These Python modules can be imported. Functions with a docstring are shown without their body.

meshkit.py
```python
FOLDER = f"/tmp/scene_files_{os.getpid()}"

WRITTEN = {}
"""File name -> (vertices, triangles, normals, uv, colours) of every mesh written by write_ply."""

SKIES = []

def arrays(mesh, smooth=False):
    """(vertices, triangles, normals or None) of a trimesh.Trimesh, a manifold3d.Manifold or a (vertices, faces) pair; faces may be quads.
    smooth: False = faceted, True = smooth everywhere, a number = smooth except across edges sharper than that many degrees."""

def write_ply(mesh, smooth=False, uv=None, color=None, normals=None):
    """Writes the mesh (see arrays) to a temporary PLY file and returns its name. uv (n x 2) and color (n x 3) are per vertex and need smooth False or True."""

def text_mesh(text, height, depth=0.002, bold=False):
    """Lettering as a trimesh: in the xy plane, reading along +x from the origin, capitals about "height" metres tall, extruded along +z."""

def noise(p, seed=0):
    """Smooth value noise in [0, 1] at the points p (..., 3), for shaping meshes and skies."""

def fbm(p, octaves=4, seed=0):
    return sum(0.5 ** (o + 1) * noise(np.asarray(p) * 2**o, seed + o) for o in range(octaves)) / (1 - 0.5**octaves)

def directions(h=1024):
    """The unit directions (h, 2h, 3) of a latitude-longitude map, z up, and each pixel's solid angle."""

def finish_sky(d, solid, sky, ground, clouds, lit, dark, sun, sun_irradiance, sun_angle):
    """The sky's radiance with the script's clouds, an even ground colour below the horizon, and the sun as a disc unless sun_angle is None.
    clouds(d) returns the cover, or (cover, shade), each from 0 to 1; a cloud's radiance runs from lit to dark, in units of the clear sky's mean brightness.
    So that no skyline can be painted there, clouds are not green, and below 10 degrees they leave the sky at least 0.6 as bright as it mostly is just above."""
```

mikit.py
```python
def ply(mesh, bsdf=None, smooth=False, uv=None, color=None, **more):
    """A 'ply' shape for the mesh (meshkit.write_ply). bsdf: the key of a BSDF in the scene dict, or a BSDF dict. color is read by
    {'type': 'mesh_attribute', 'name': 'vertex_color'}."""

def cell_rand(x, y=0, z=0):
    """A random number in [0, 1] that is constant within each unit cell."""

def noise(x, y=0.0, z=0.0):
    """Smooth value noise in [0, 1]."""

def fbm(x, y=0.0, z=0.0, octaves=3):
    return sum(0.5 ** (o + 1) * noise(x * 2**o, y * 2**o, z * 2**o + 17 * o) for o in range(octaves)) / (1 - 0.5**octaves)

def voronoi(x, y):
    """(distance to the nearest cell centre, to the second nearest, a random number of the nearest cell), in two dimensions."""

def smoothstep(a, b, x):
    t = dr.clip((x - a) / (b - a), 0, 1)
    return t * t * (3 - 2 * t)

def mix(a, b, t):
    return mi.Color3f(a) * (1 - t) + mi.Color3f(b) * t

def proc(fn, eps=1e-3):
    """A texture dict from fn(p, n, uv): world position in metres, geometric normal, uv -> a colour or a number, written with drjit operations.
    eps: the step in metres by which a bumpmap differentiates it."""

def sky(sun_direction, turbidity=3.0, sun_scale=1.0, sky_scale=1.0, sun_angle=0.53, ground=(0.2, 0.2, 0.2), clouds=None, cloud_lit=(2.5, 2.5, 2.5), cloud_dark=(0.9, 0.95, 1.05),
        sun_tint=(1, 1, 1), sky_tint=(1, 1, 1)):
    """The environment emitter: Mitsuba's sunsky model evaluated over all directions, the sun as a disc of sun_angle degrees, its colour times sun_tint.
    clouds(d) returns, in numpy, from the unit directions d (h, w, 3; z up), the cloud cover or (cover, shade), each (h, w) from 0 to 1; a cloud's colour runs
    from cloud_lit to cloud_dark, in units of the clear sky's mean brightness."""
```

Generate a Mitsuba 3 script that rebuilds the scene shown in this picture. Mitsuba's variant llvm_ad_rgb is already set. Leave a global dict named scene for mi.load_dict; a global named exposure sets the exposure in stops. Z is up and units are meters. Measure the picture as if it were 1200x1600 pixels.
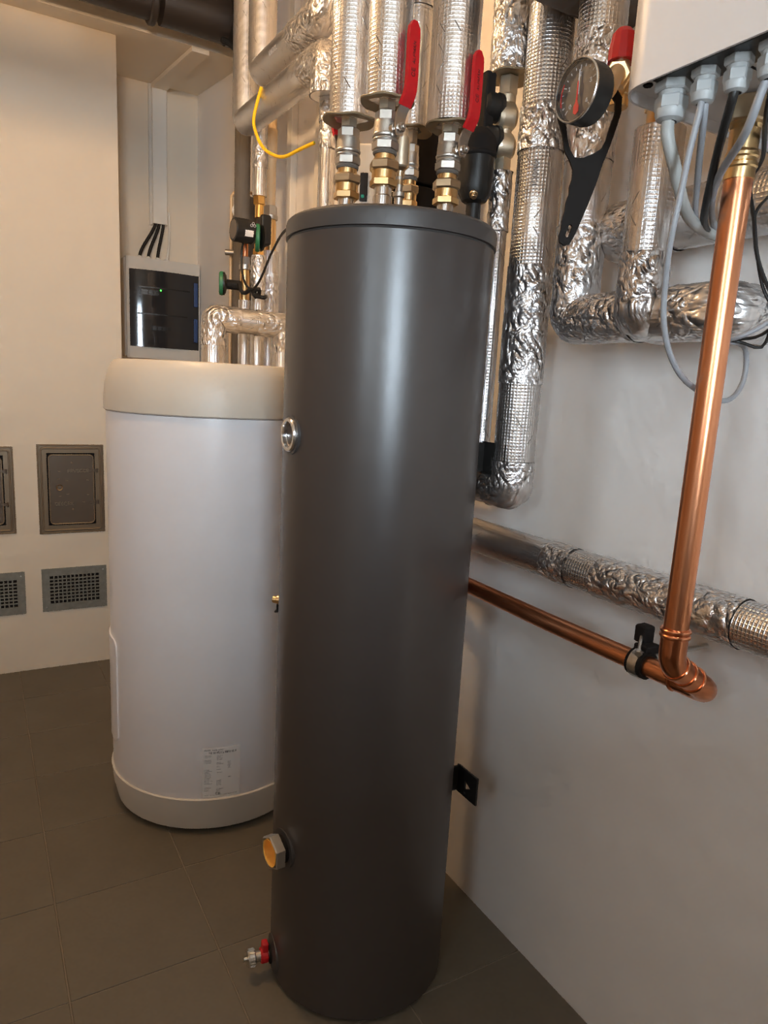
import math, random
import numpy as np, trimesh
import drjit as dr
import mitsuba as mi
import mikit, meshkit
from mikit import noise, fbm, smoothstep, mix, cell_rand, voronoi
from shapely.geometry import Polygon, Point, box as sbox

T = mi.ScalarTransform4f
PI = math.pi
scene, labels = {}, {}
random.seed(7)

# ------------------------------------------------------------------ camera, light, exposure
CAM_RIGHT = np.array([0.8667, -0.4960, 0.0524])
CAM_DOWN = np.array([-0.0507, -0.1923, -0.9800])
CAM_FWD = np.array([0.4962, 0.8467, -0.1918])
EYE = np.array([0.0, 0.0, 1.4])
scene['camera'] = {'type': 'perspective', 'fov': 57.42, 'fov_axis': 'x', 'near_clip': 0.05, 'far_clip': 50.0,
                   'principal_point_offset_y': -22.93 / 1600,
                   'to_world': T().look_at(origin=EYE.tolist(), target=(EYE + CAM_FWD).tolist(), up=(-CAM_DOWN).tolist())}
exposure = 0.0
WARM = (1.0, 0.64, 0.33)
COOL = (0.72, 0.87, 1.0)
LAMP_POWER, WIN1_POWER, WIN2_POWER = 480.0, 13.5, 62.0

# ------------------------------------------------------------------ materials
def rgb(c): return {'type': 'rgb', 'value': [float(x) for x in c]}
def principled(key, c, rough=0.5, metal=0.0, **kw):
    scene[key] = {'type': 'twosided', 'b': {'type': 'principled', 'base_color': c if isinstance(c, dict) else rgb(c), 'roughness': rough, 'metallic': metal, **kw}}
    return key
def bumped(key, bsdf, fn, eps=1e-3, scale=1.0):
    scene[key] = {'type': 'twosided', 'b': {'type': 'bumpmap', 'scale': scale, 'tex': mikit.proc(fn, eps), 'bsdf': bsdf}}
    return key

def plaster_h(p, n, uv):
    return 0.0019 * fbm(p.x * 70, p.y * 70, p.z * 70, 3) + 0.004 * noise(p.x * 14, p.y * 14, p.z * 14)
def plaster_c(p, n, uv):
    return mix((0.735, 0.70, 0.66), (0.79, 0.755, 0.72), fbm(p.x * 3, p.y * 3, p.z * 3, 3))
def cream_c(p, n, uv):
    return mix((0.71, 0.62, 0.50), (0.765, 0.67, 0.545), fbm(p.x * 3, p.y * 3, p.z * 3, 3))
def rough_plaster_h(p, n, uv):
    return 0.0016 * fbm(p.x * 30, p.y * 30, p.z * 110, 3) + 0.006 * noise(p.x * 9, p.y * 9, p.z * 14)
def tile_c(p, n, uv):
    t = cell_rand(dr.floor((p.x - 0.117) / 0.344), dr.floor((p.y - 0.117) / 0.344), 3)
    a = fbm(p.x * 7, p.y * 7, 0.3, 4)
    f = fbm(p.x * 160, p.y * 160, 1.7, 2)
    return mix((0.088, 0.073, 0.052), (0.14, 0.118, 0.088), dr.clip(0.25 + 0.5 * a + 0.2 * (t - 0.5) + 0.25 * (f - 0.5), 0, 1))
def tile_r(p, n, uv):
    return 0.36 + 0.2 * fbm(p.x * 9, p.y * 9, 2.2, 3)

bumped('m_plaster', {'type': 'principled', 'base_color': mikit.proc(plaster_c), 'roughness': 0.75, 'specular': 0.3}, plaster_h)
bumped('m_rough_plaster', {'type': 'principled', 'base_color': mikit.proc(cream_c), 'roughness': 0.8, 'specular': 0.25}, rough_plaster_h)
principled('m_soffit', (0.68, 0.60, 0.49), 0.7)
principled('m_ceiling', (0.60, 0.52, 0.42), 0.8)  # unseen ceiling, toned darker and warm to tint the bounced light
principled('m_unseen_wall', (0.46, 0.37, 0.28), 0.8)  # unseen walls, tone chosen to warm and dim the bounced light
scene['m_tile'] = {'type': 'principled', 'base_color': mikit.proc(tile_c), 'roughness': mikit.proc(tile_r), 'specular': 0.45}
principled('m_grout', (0.17, 0.14, 0.105), 0.85)

def foil_h(p, n, uv):
    # uv in metres: round the pipe, along the pipe
    a = noise(uv.x * 42, uv.y * 26, 0.0) * 2 - 1
    b = noise(uv.x * 120 + 7, uv.y * 60, 3.0) * 2 - 1
    cr = 0.0006 * dr.abs(a) + 0.00035 * dr.abs(b)
    def ridge(t, per, wid):
        q = dr.abs(t / per - dr.floor(t / per) - 0.5) * per
        return dr.maximum(1 - q / wid, 0.0)
    patch = 0.35 + 0.65 * smoothstep(0.30, 0.62, noise(uv.x * 16 + 3, uv.y * 11, 9.0))
    gx = ridge(uv.x + 0.0006 * noise(uv.y * 60, uv.x * 5), 0.0068, 0.0017)
    gy = ridge(uv.y + 0.0006 * noise(uv.x * 60, uv.y * 5), 0.0068, 0.0017)
    # loose glass-fibre ends: short diagonal strokes, now and then
    cx, cy = dr.floor(uv.x / 0.03), dr.floor(uv.y / 0.035)
    r1 = cell_rand(cx, cy, 5)
    lx, ly = uv.x / 0.03 - cx - 0.5, uv.y / 0.035 - cy - 0.5
    s = dr.select(cell_rand(cx, cy, 6) > 0.5, 1.0, -1.0)
    d = dr.abs(lx - s * ly * 0.8)
    fib = dr.select((r1 > 0.72) & (dr.abs(ly) < 0.26), dr.maximum(1 - d / 0.04, 0.0), 0.0)
    return cr + 0.00085 * patch * dr.maximum(gx * 0.7, gy) + 0.0006 * fib
def foil_refl(p, n, uv):
    cx, cy = dr.floor(uv.x / 0.03), dr.floor(uv.y / 0.035)
    r1 = cell_rand(cx, cy, 5)
    lx, ly = uv.x / 0.03 - cx - 0.5, uv.y / 0.035 - cy - 0.5
    s = dr.select(cell_rand(cx, cy, 6) > 0.5, 1.0, -1.0)
    d = dr.abs(lx - s * ly * 0.8)
    fib = dr.select((r1 > 0.72) & (dr.abs(ly) < 0.26), smoothstep(0.05, 0.02, d), 0.0)
    return mix((0.88, 0.87, 0.855), (0.2, 0.18, 0.16), fib * 0.75)
bumped('m_foil', {'type': 'roughconductor', 'material': 'Al', 'distribution': 'ggx', 'alpha': 0.085, 'specular_reflectance': mikit.proc(foil_refl)}, foil_h, 2.5e-4)
def smooth_foil_h(p, n, uv):
    x, y = uv.x * 0.82 + uv.y * 0.57, uv.y * 0.82 - uv.x * 0.57
    w = 0.010 * (noise(uv.x * 45, uv.y * 45, 1.0) - 0.5)
    a = dr.abs(noise((x + w) * 62, (y - w) * 50, 3.0) * 2 - 1)
    b = dr.abs(noise((uv.x - w) * 120 + 7, (uv.y + w) * 105, 5.0) * 2 - 1)
    c = dr.abs(noise((y + w) * 200, (x - w) * 210, 8.0) * 2 - 1)
    return 0.0046 * a + 0.0021 * b + 0.0007 * c
bumped('m_tape', {'type': 'roughconductor', 'material': 'Al', 'distribution': 'ggx', 'alpha': 0.12, 'specular_reflectance': rgb((0.88, 0.87, 0.86))}, smooth_foil_h, 4e-4)
bumped('m_dark_foil', {'type': 'roughconductor', 'material': 'Al', 'distribution': 'ggx', 'alpha': 0.3, 'specular_reflectance': rgb((0.22, 0.2, 0.18))}, smooth_foil_h, 4e-4)
principled('m_collar', (0.25, 0.19, 0.115), 0.5, 0.3)
principled('m_brass', (0.80, 0.55, 0.27), 0.26, 1.0)
principled('m_brass_bright', (0.92, 0.58, 0.2), 0.2, 1.0)
principled('m_brass_bore', (0.95, 0.56, 0.12), 0.5, 0.3)
principled('m_bronze', (0.62, 0.47, 0.30), 0.34, 1.0)
principled('m_champagne', (0.72, 0.62, 0.47), 0.38, 0.9)
principled('m_nickel', (0.52, 0.48, 0.43), 0.42, 1.0)
principled('m_chrome', (0.72, 0.71, 0.70), 0.16, 1.0)
principled('m_zinc', (0.66, 0.66, 0.64), 0.32, 1.0)
def copper_c(p, n, uv):
    return mix((0.70, 0.27, 0.125), (0.82, 0.36, 0.19), fbm(p.x * 30, p.y * 30, p.z * 9, 3))
principled('m_copper', mikit.proc(copper_c), 0.27, 1.0)
principled('m_copper_fitting', (0.66, 0.26, 0.13), 0.2, 1.0)
principled('m_tank_grey', (0.043, 0.035, 0.032), 0.33, 0.0, specular=0.65)
principled('m_tank_lid', (0.045, 0.040, 0.038), 0.42, 0.0, specular=0.5)
principled('m_tank_white', (0.70, 0.68, 0.69), 0.28, 0.0, specular=0.5)
principled('m_cream', (0.52, 0.465, 0.39), 0.42)
principled('m_base_cream', (0.58, 0.54, 0.48), 0.45)
principled('m_white_enamel', (0.56, 0.53, 0.51), 0.38, specular=0.4)
principled('m_white_plastic', (0.72, 0.68, 0.61), 0.4)
principled('m_box_grey', (0.60, 0.56, 0.50), 0.4)
principled('m_black', (0.013, 0.012, 0.011), 0.40, specular=0.3)
principled('m_black_matt', (0.012, 0.010, 0.009), 0.75, specular=0.12)
principled('m_drain', (0.022, 0.016, 0.013), 0.42)
principled('m_foam', (0.12, 0.10, 0.08), 0.8)
principled('m_red', (0.46, 0.008, 0.012), 0.36)
principled('m_red_dark', (0.05, 0.003, 0.004), 0.6)
principled('m_green', (0.02, 0.14, 0.06), 0.45)
principled('m_blue', (0.02, 0.05, 0.16), 0.4)
principled('m_gland', (0.36, 0.37, 0.365), 0.40)
principled('m_cable_grey', (0.25, 0.255, 0.27), 0.45)
principled('m_cable_lightgrey', (0.33, 0.335, 0.32), 0.45)
principled('m_stripe_green', (0.30, 0.36, 0.02), 0.42)
principled('m_yellow', (0.75, 0.42, 0.01), 0.42)
principled('m_paper', (0.72, 0.71, 0.70), 0.55)
principled('m_ink', (0.05, 0.05, 0.055), 0.6)
principled('m_ink_grey', (0.30, 0.30, 0.31), 0.6)
principled('m_soot', (0.125, 0.095, 0.07), 0.36, 0.5)
principled('m_soot_glint', (0.36, 0.29, 0.21), 0.28, 0.8)  # glint painted in as a lighter metal on letters, dashes and rim
principled('m_soot_frame', (0.22, 0.165, 0.11), 0.38, 0.6)
def galv_c(p, n, uv):
    return mix((0.17, 0.17, 0.145), (0.27, 0.265, 0.235), fbm(p.x * 55, p.z * 55, p.y, 3))
principled('m_galvanised', mikit.proc(galv_c), 0.5, 0.35)
principled('m_tan', (0.66, 0.47, 0.27), 0.45)
principled('m_hemp', (0.10, 0.085, 0.07), 0.9)
principled('m_teal', (0.02, 0.35, 0.28), 0.4)
principled('m_dial', (0.055, 0.045, 0.040), 0.5)
scene['m_glass'] = {'type': 'thindielectric', 'int_ior': 1.5}
principled('m_tinted', (0.022, 0.022, 0.024), 0.07, specular=0.6)
principled('m_mark', (0.42, 0.42, 0.43), 0.55)

# ------------------------------------------------------------------ mesh helpers
def put(key, mesh, mat, smooth=30, **kw):
    assert key not in scene, key
    scene[key] = mikit.ply(mesh, mat, smooth, **kw)
    return key
def label(key, text, cat=None, group=None, kind=None):
    d = labels.setdefault(key, {})
    if text: d['label'] = text
    if cat: d['category'] = cat
    if group: d['group'] = group
    if kind: d['kind'] = kind
def fresh(name):
    if not any(k == name or k.startswith(name + '__') for k in scene) and name not in labels: return name
    i = 1
    while any(k == f'{name}_{i:03d}' or k.startswith(f'{name}_{i:03d}__') for k in scene) or f'{name}_{i:03d}' in labels: i += 1
    return f'{name}_{i:03d}'
def thing(name, text, cat, group=None):
    k = fresh(name); label(k, text, cat, group); return k
def part(parent, name, mesh, mat, smooth=30, text=None, **kw):
    k = fresh(f'{parent}__{name}')
    put(k, mesh, mat, smooth, **kw)
    if text: label(k, text)
    return k
def structure(name, mesh, mat, text, cat, smooth=False):
    put(name, mesh, mat, smooth); label(name, text, cat, kind='structure')
def cat(*ms): return trimesh.util.concatenate(list(ms))
def box(x0, x1, y0, y1, z0, z1):
    m = trimesh.creation.box((x1 - x0, y1 - y0, z1 - z0)); m.apply_translation(((x0 + x1) / 2, (y0 + y1) / 2, (z0 + z1) / 2)); return m
def rbox(x0, x1, y0, y1, z0, z1, r=0.004, seg=3):
    """box with all edges rounded: hull of eight small spheres"""
    s = trimesh.creation.uv_sphere(r, count=[2 * seg + 2, 4 * seg])
    pts = np.vstack([s.vertices + (x, y, z) for x in (x0 + r, x1 - r) for y in (y0 + r, y1 - r) for z in (z0 + r, z1 - r)])
    return trimesh.convex.convex_hull(pts)
def frame(pos, d, up=(0, 0, 1)):
    z = np.asarray(d, float); z = z / np.linalg.norm(z)
    u = np.asarray(up, float)
    if abs(u @ z) > 0.98: u = np.array([0, 1.0, 0]) if abs(z[1]) < 0.9 else np.array([1.0, 0, 0])
    x = np.cross(u, z); x /= np.linalg.norm(x); y = np.cross(z, x)
    M = np.eye(4); M[:3, 0], M[:3, 1], M[:3, 2], M[:3, 3] = x, y, z, pos
    return M
def moved(m, M):
    m = m.copy(); m.apply_transform(M); return m
def lathe(prof, n=40, pos=(0, 0, 0), d=(0, 0, 1), turn=0.0):
    """profile [(r, z)...] turned round d at pos; a closed surface where the ends reach r = 0"""
    p = np.asarray(prof, float); k = len(p)
    a = np.arange(n) * 2 * PI / n + turn
    v = np.stack([p[:, None, 0] * np.cos(a), p[:, None, 0] * np.sin(a), np.broadcast_to(p[:, None, 1], (k, n))], -1).reshape(-1, 3)
    i, j = np.meshgrid(np.arange(k - 1), np.arange(n), indexing='ij')
    q = np.stack([i * n + j, i * n + (j + 1) % n, (i + 1) * n + (j + 1) % n, (i + 1) * n + j], -1).reshape(-1, 4)
    m = trimesh.Trimesh(v, np.vstack([q[:, [0, 1, 2]], q[:, [0, 2, 3]]]), process=False)
    m.merge_vertices(); m.update_faces(m.nondegenerate_faces())
    return moved(m, frame(pos, d))
def rod(r, z0, z1, ch=0.001, n=32, **kw): return lathe([(0, z0), (r - ch, z0), (r, z0 + ch), (r, z1 - ch), (r - ch, z1), (0, z1)], n, **kw)
def hexnut(r, z0, z1, ch=0.0018, **kw):
    return lathe([(0, z0), (r * 0.9, z0), (r, z0 + ch), (r, z1 - ch), (r * 0.9, z1), (0, z1)], 6, **kw)
def washer(ri, ro, z0, z1, n=40, **kw): return lathe([(ri, z0), (ro, z0), (ro, z1), (ri, z1), (ri, z0)], n, **kw)
def prism(poly, depth, M):
    """flat outline (metres) given a thickness; local xy = outline, z = thickness"""
    return moved(trimesh.creation.extrude_polygon(poly, depth, engine='earcut'), M)
def plane_frame(o, ex, ez):
    M = np.eye(4); M[:3, 0] = ex; M[:3, 1] = ez; M[:3, 2] = np.cross(ex, ez); M[:3, 3] = o; return M

def rounded_path(pts, rad, step=0.006):
    """polyline with its corners rounded, resampled at about step"""
    P = [np.asarray(p, float) for p in pts]; out = [P[0]]
    for a, b, c in zip(P, P[1:], P[2:]):
        u, w = (a - b) / np.linalg.norm(a - b), (c - b) / np.linalg.norm(c - b)
        ang = math.acos(np.clip(u @ w, -1, 1))
        if ang > PI - 0.02: out.append(b); continue
        t = min(rad / math.tan(ang / 2), 0.49 * np.linalg.norm(a - b), 0.49 * np.linalg.norm(c - b)); r = t * math.tan(ang / 2)
        bis = (u + w) / np.linalg.norm(u + w); o = b + bis * r / math.sin(ang / 2)
        s, e = b + u * t - o, b + w * t - o
        tot = math.acos(np.clip(s @ e / (r * r), -1, 1)); k = max(4, int(tot / 0.16))
        for i in range(k + 1):
            f = i / k; out.append(o + (math.sin((1 - f) * tot) * s + math.sin(f * tot) * e) / math.sin(tot))
    out.append(P[-1]); out = np.array(out)
    L = np.r_[0, np.cumsum(np.linalg.norm(np.diff(out, axis=0), axis=1))]
    keep = np.r_[True, np.diff(L) > 1e-9]; out, L = out[keep], L[keep]
    s = np.linspace(0, L[-1], max(2, int(L[-1] / step) + 1))
    s = np.unique(np.r_[s, L]) if len(L) < 6 else s
    return np.stack([np.interp(s, L, out[:, k]) for k in range(3)], 1)
def spline(pts, step=0.008):
    from scipy.interpolate import CubicSpline
    P = np.asarray(pts, float); L = np.r_[0, np.cumsum(np.linalg.norm(np.diff(P, axis=0), axis=1) ** 0.5)]
    c = CubicSpline(L, P); q = c(np.linspace(0, L[-1], 400)); l = np.r_[0, np.cumsum(np.linalg.norm(np.diff(q, axis=0), axis=1))]
    s = np.linspace(0, l[-1], max(6, int(l[-1] / step)))
    return np.stack([np.interp(s, l, q[:, k]) for k in range(3)], 1)
def tube(path, r, n=16, disp=None, caps=True):
    """(mesh, uv): tube round a path; disp(points, angle, s) -> extra radius"""
    P = np.asarray(path, float); m = len(P)
    t = np.gradient(P, axis=0); t /= np.linalg.norm(t, axis=1, keepdims=True)
    ref = np.array([0, 0, 1.0]) if abs(t[0, 2]) < 0.9 else np.array([0.45, 0.89, 0])
    x = ref - (ref @ t[0]) * t[0]; x /= np.linalg.norm(x); X = [x]
    for i in range(1, m):
        x = X[-1] - (X[-1] @ t[i]) * t[i]; X.append(x / np.linalg.norm(x))
    X = np.array(X); Y = np.cross(t, X)
    a = np.linspace(0, 2 * PI, n + 1)
    nrm = np.cos(a)[None, :, None] * X[:, None] + np.sin(a)[None, :, None] * Y[:, None]
    s = np.r_[0, np.cumsum(np.linalg.norm(np.diff(P, axis=0), axis=1))]
    R = np.broadcast_to(np.asarray(r, float).reshape(-1, 1), (m, n + 1)).copy()
    if disp is not None:
        base = P[:, None] + nrm * R[..., None]
        dd = disp(base, s); dd[:, -1] = dd[:, 0]; R = R + dd
    V = (P[:, None] + nrm * R[..., None]).reshape(-1, 3)
    uv = np.stack([np.broadcast_to(a * float(np.mean(r)), (m, n + 1)), np.broadcast_to(s[:, None], (m, n + 1))], -1).reshape(-1, 2)
    i, j = np.meshgrid(np.arange(m - 1), np.arange(n), indexing='ij'); w = n + 1
    q = np.stack([i * w + j, i * w + j + 1, (i + 1) * w + j + 1, (i + 1) * w + j], -1).reshape(-1, 4)
    F = [q[:, [0, 1, 2]], q[:, [0, 2, 3]]]
    if caps:
        k = len(V); ends = []
        for row, c, flip in ((0, P[0], True), (m - 1, P[-1], False)):
            ring = V[row * w: row * w + n]; idx = k + np.arange(n); cen = k + n
            ends += [ring, c[None]]; k += n + 1
            f = np.stack([idx, np.roll(idx, -1), np.full(n, cen)], 1)
            F.append(f[:, ::-1] if flip else f)
            uv = np.vstack([uv, ring[:, :2] * 0.3, c[None, :2] * 0.3])
        V = np.vstack([V] + ends)
    return trimesh.Trimesh(V, np.vstack(F), process=False), uv
def foil(key, pts, r, bend=0.05, mat='m_foil', amp=0.0009, crush=(), crush_amp=0.0042, n=56, seed=0, ends=True):
    """foil-wrapped pipe insulation; crush = [(point, reach)] where loose foil tape is wrapped over it and crumpled"""
    path = rounded_path(pts, bend, 0.006)
    def disp(b, s, A):
        h = np.abs(meshkit.noise(b * 30 + seed * 11.3, seed) * 2 - 1) * 0.6 + np.abs(meshkit.noise(b * 75 + seed * 5.1, seed + 3) * 2 - 1) * 0.4
        big = meshkit.noise(b * 9 + seed * 3.3, seed + 9) - 0.5
        return -A * (h - 0.3) * 2.0 + 0.0008 * big
    m, uv = tube(path, r, n, lambda b, s: disp(b, s, amp * 0.45), caps=ends)
    uv = uv + (seed * 0.137, seed * 0.211)
    put(key, m, mat, True, uv=uv)
    root = key[:-len('__jacket')] if key.endswith('__jacket') else key
    S = np.r_[0, np.cumsum(np.linalg.norm(np.diff(path, axis=0), axis=1))]
    for q, (c, reach) in enumerate(crush):
        dd = np.linalg.norm(path - np.asarray(c, float), axis=1); i = int(np.argmin(dd))
        on = abs(S - S[i]) < reach * 1.25
        if on.sum() < 3: continue
        seg = path[on]
        def dt(b, s, q=q):
            e = np.minimum(s, s[-1] - s)[:, None]
            return disp(b, s, np.full(b.shape[:2], crush_amp * 0.5)) + 0.0014 + 0.0028 * (meshkit.noise(b * 55 + q, seed + 20) - .45) * np.exp(-e / .006)
        m, uv = tube(seg, r + 0.0004, n, dt, caps=False)
        part(root, 'foil_tape', m, 'm_tape', True, uv=uv + (q * .37 + seed * .1, q * .53))
def wire(key, pts, r, mat, n=12):
    m, uv = tube(spline(pts), r, n); put(key, m, mat, 40)

# ------------------------------------------------------------------ the room
XW, YB, YN, XL, YF, ZC = 1.145, 3.54, 4.23, -1.3, -2.2, 3.06
NX = 0.605
structure('wall_right', box(XW, XW + 0.15, YF - 0.15, YN + 0.15, -0.02, ZC + 0.1), 'm_plaster', 'white rough plastered wall on the right behind the pipework', 'wall')
structure('wall_back', box(XL - 0.15, NX, YB, YN + 0.15, -0.02, ZC + 0.1), 'm_rough_plaster', 'cream lit plastered chimney wall with two soot doors and two vents', 'wall')
structure('wall_niche', box(NX, XW, YN, YN + 0.15, -0.02, ZC + 0.1), 'm_rough_plaster', 'recessed plaster wall in the corner carrying the fuse box', 'wall')
structure('wall_left', box(XL - 0.15, XL, YF, YB, -0.02, ZC + 0.1), 'm_unseen_wall', 'unseen plastered wall on the far left side of the room, toned to warm and dim bounced light', 'wall')
structure('wall_front', box(XL - 0.15, XW, YF - 0.15, YF, -0.02, ZC + 0.1), 'm_unseen_wall', 'unseen plastered wall behind the viewer, toned to warm and dim bounced light', 'wall')
structure('ceiling', box(XL - 0.15, XW + 0.15, YF - 0.15, YN + 0.15, ZC, ZC + 0.12), 'm_ceiling', 'unseen ceiling above the pipes, toned to warm and dim bounced light', 'ceiling')
# boxed soffit across the back of the room, its underside rising into the niche
sof = trimesh.convex.convex_hull(np.array([(x, y, z) for x in (XL, XW) for y, z in ((3.385, 2.815), (3.385, ZC), (YN, 2.93), (YN, ZC))]))
structure('trim_1', sof, 'm_soffit', 'boxed cream soffit below the ceiling along the back wall', 'soffit')

# floor: grout bed and single tiles
PT, TX0, TY0, JT = 0.344, 0.117, 0.117, 0.0036
structure('floor', box(XL, XW, YF, YN, -0.06, -0.0022), 'm_grout', 'grout bed under dark grey brown stone-look floor tiles', 'floor')
def tile_mesh(w, d):
    c = 0.0012
    return trimesh.convex.convex_hull(np.array([(sx * (w / 2 - (c if top else 0)), sy * (d / 2 - (c if top else 0)), 0.0 if top else -0.004) for sx in (-1, 1) for sy in (-1, 1) for top in (0, 1)] + [(sx * w / 2, sy * d / 2, -c) for sx in (-1, 1) for sy in (-1, 1)]))
rt = random.Random(3)
tile_ply = {}
i0, i1 = math.floor((XL - TX0) / PT), math.floor((XW - TX0) / PT)
j0, j1 = math.floor((YF - TY0) / PT), math.floor((YN - TY0) / PT)
for i in range(i0, i1 + 1):
    for j in range(j0, j1 + 1):
        xa, xb = max(TX0 + i * PT + JT / 2, XL + 0.002), min(TX0 + (i + 1) * PT - JT / 2, XW - 0.002)
        ya, yb = max(TY0 + j * PT + JT / 2, YF + 0.002), min(TY0 + (j + 1) * PT - JT / 2, YN - 0.002)
        if xb - xa < 0.004 or yb - ya < 0.004: continue
        if xb <= NX or ya < YB:
            if xa < NX: yb = min(yb, YB - 0.002)
            if yb - ya < 0.004: continue
        k = (round(xb - xa, 4), round(yb - ya, 4))
        if k not in tile_ply: tile_ply[k] = mikit.ply(tile_mesh(*k), 'm_tile', False)
        scene[fresh('floor__tile')] = {**tile_ply[k], 'to_world': T().translate([(xa + xb) / 2, (ya + yb) / 2, rt.uniform(-0.0004, 0.0003)])}

# unseen windows, lamp and shade-casting things, all out of view
def window(n, pos, d, w, h, power, text):
    """unseen frosted window, its emitting pane standing in for daylight; local x across, y up, z into the room"""
    M = frame(pos, d)
    k = f'window_{n}'
    fr = cat(*[moved(m, M) for m in (box(-w / 2 - .06, -w / 2, -h / 2 - .06, h / 2 + .06, 0, .05), box(w / 2, w / 2 + .06, -h / 2 - .06, h / 2 + .06, 0, .05), box(-w / 2, w / 2, h / 2, h / 2 + .06, 0, .05), box(-w / 2, w / 2, -h / 2 - .06, -h / 2, 0, .05))])
    put(k + '__frame', fr, 'm_white_plastic', False)
    put(k + '__glazing_bar', moved(box(-w / 2, w / 2, -.012, .012, .012, .04), M), 'm_white_plastic', False)
    scene[k + '__pane'] = {**mikit.ply(moved(box(-w / 2, w / 2, -h / 2, h / 2, .004, .012), M), 'm_paper', False), 'emitter': {'type': 'area', 'radiance': rgb([power * c for c in COOL])}}
    label(k, text, 'window', kind='structure')
window(1, (XL, -0.47, 1.88), (1, 0, 0), 0.42, 0.80, WIN1_POWER, 'unseen frosted window in the left wall, placed to light the right wall and white tank')  # out of view, placed for cool light on right wall and white tank
window(2, (-0.62, YF, 1.80), (0, 1, 0), 0.5, 1.1, WIN2_POWER, 'unseen tall frosted window behind the viewer, placed to light the pipes and tanks coolly')  # out of view, placed for cool light and the streak on the dark tank
lamp = thing('unseen_ceiling_lamp', 'unseen warm globe lamp hanging out of view, placed to light the back wall and niche', 'lamp')  # out of view, placed to light the back wall and niche warmly
LX, LY, LZ = 0.20, 1.805, 2.52
part(lamp, 'socket', lathe([(0, LZ + .05), (.03, LZ + .05), (.034, LZ + .06), (.03, LZ + .12), (.012, LZ + .14), (0, LZ + .14)], 32, (LX, LY, 0)), 'm_white_plastic')
part(lamp, 'cord', rod(.004, LZ + .13, ZC, n=10, pos=(LX, LY, 0)), 'm_black')
scene[lamp + '__globe'] = {**mikit.ply(trimesh.creation.icosphere(3, .045).apply_translation((LX, LY, LZ)), 'm_paper', True), 'emitter': {'type': 'area', 'radiance': rgb([LAMP_POWER * c for c in WARM])}}
cb_ = thing('unseen_blocker', 'unseen cabinet standing behind the viewer', 'blocker')  # unseen blocker, placed to keep window light off the lower wall and floor
part(cb_, 'carcass', rbox(-1.0, .62, -.85, -.32, .06, 1.33, .006, 2), 'm_soot_frame')
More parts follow.
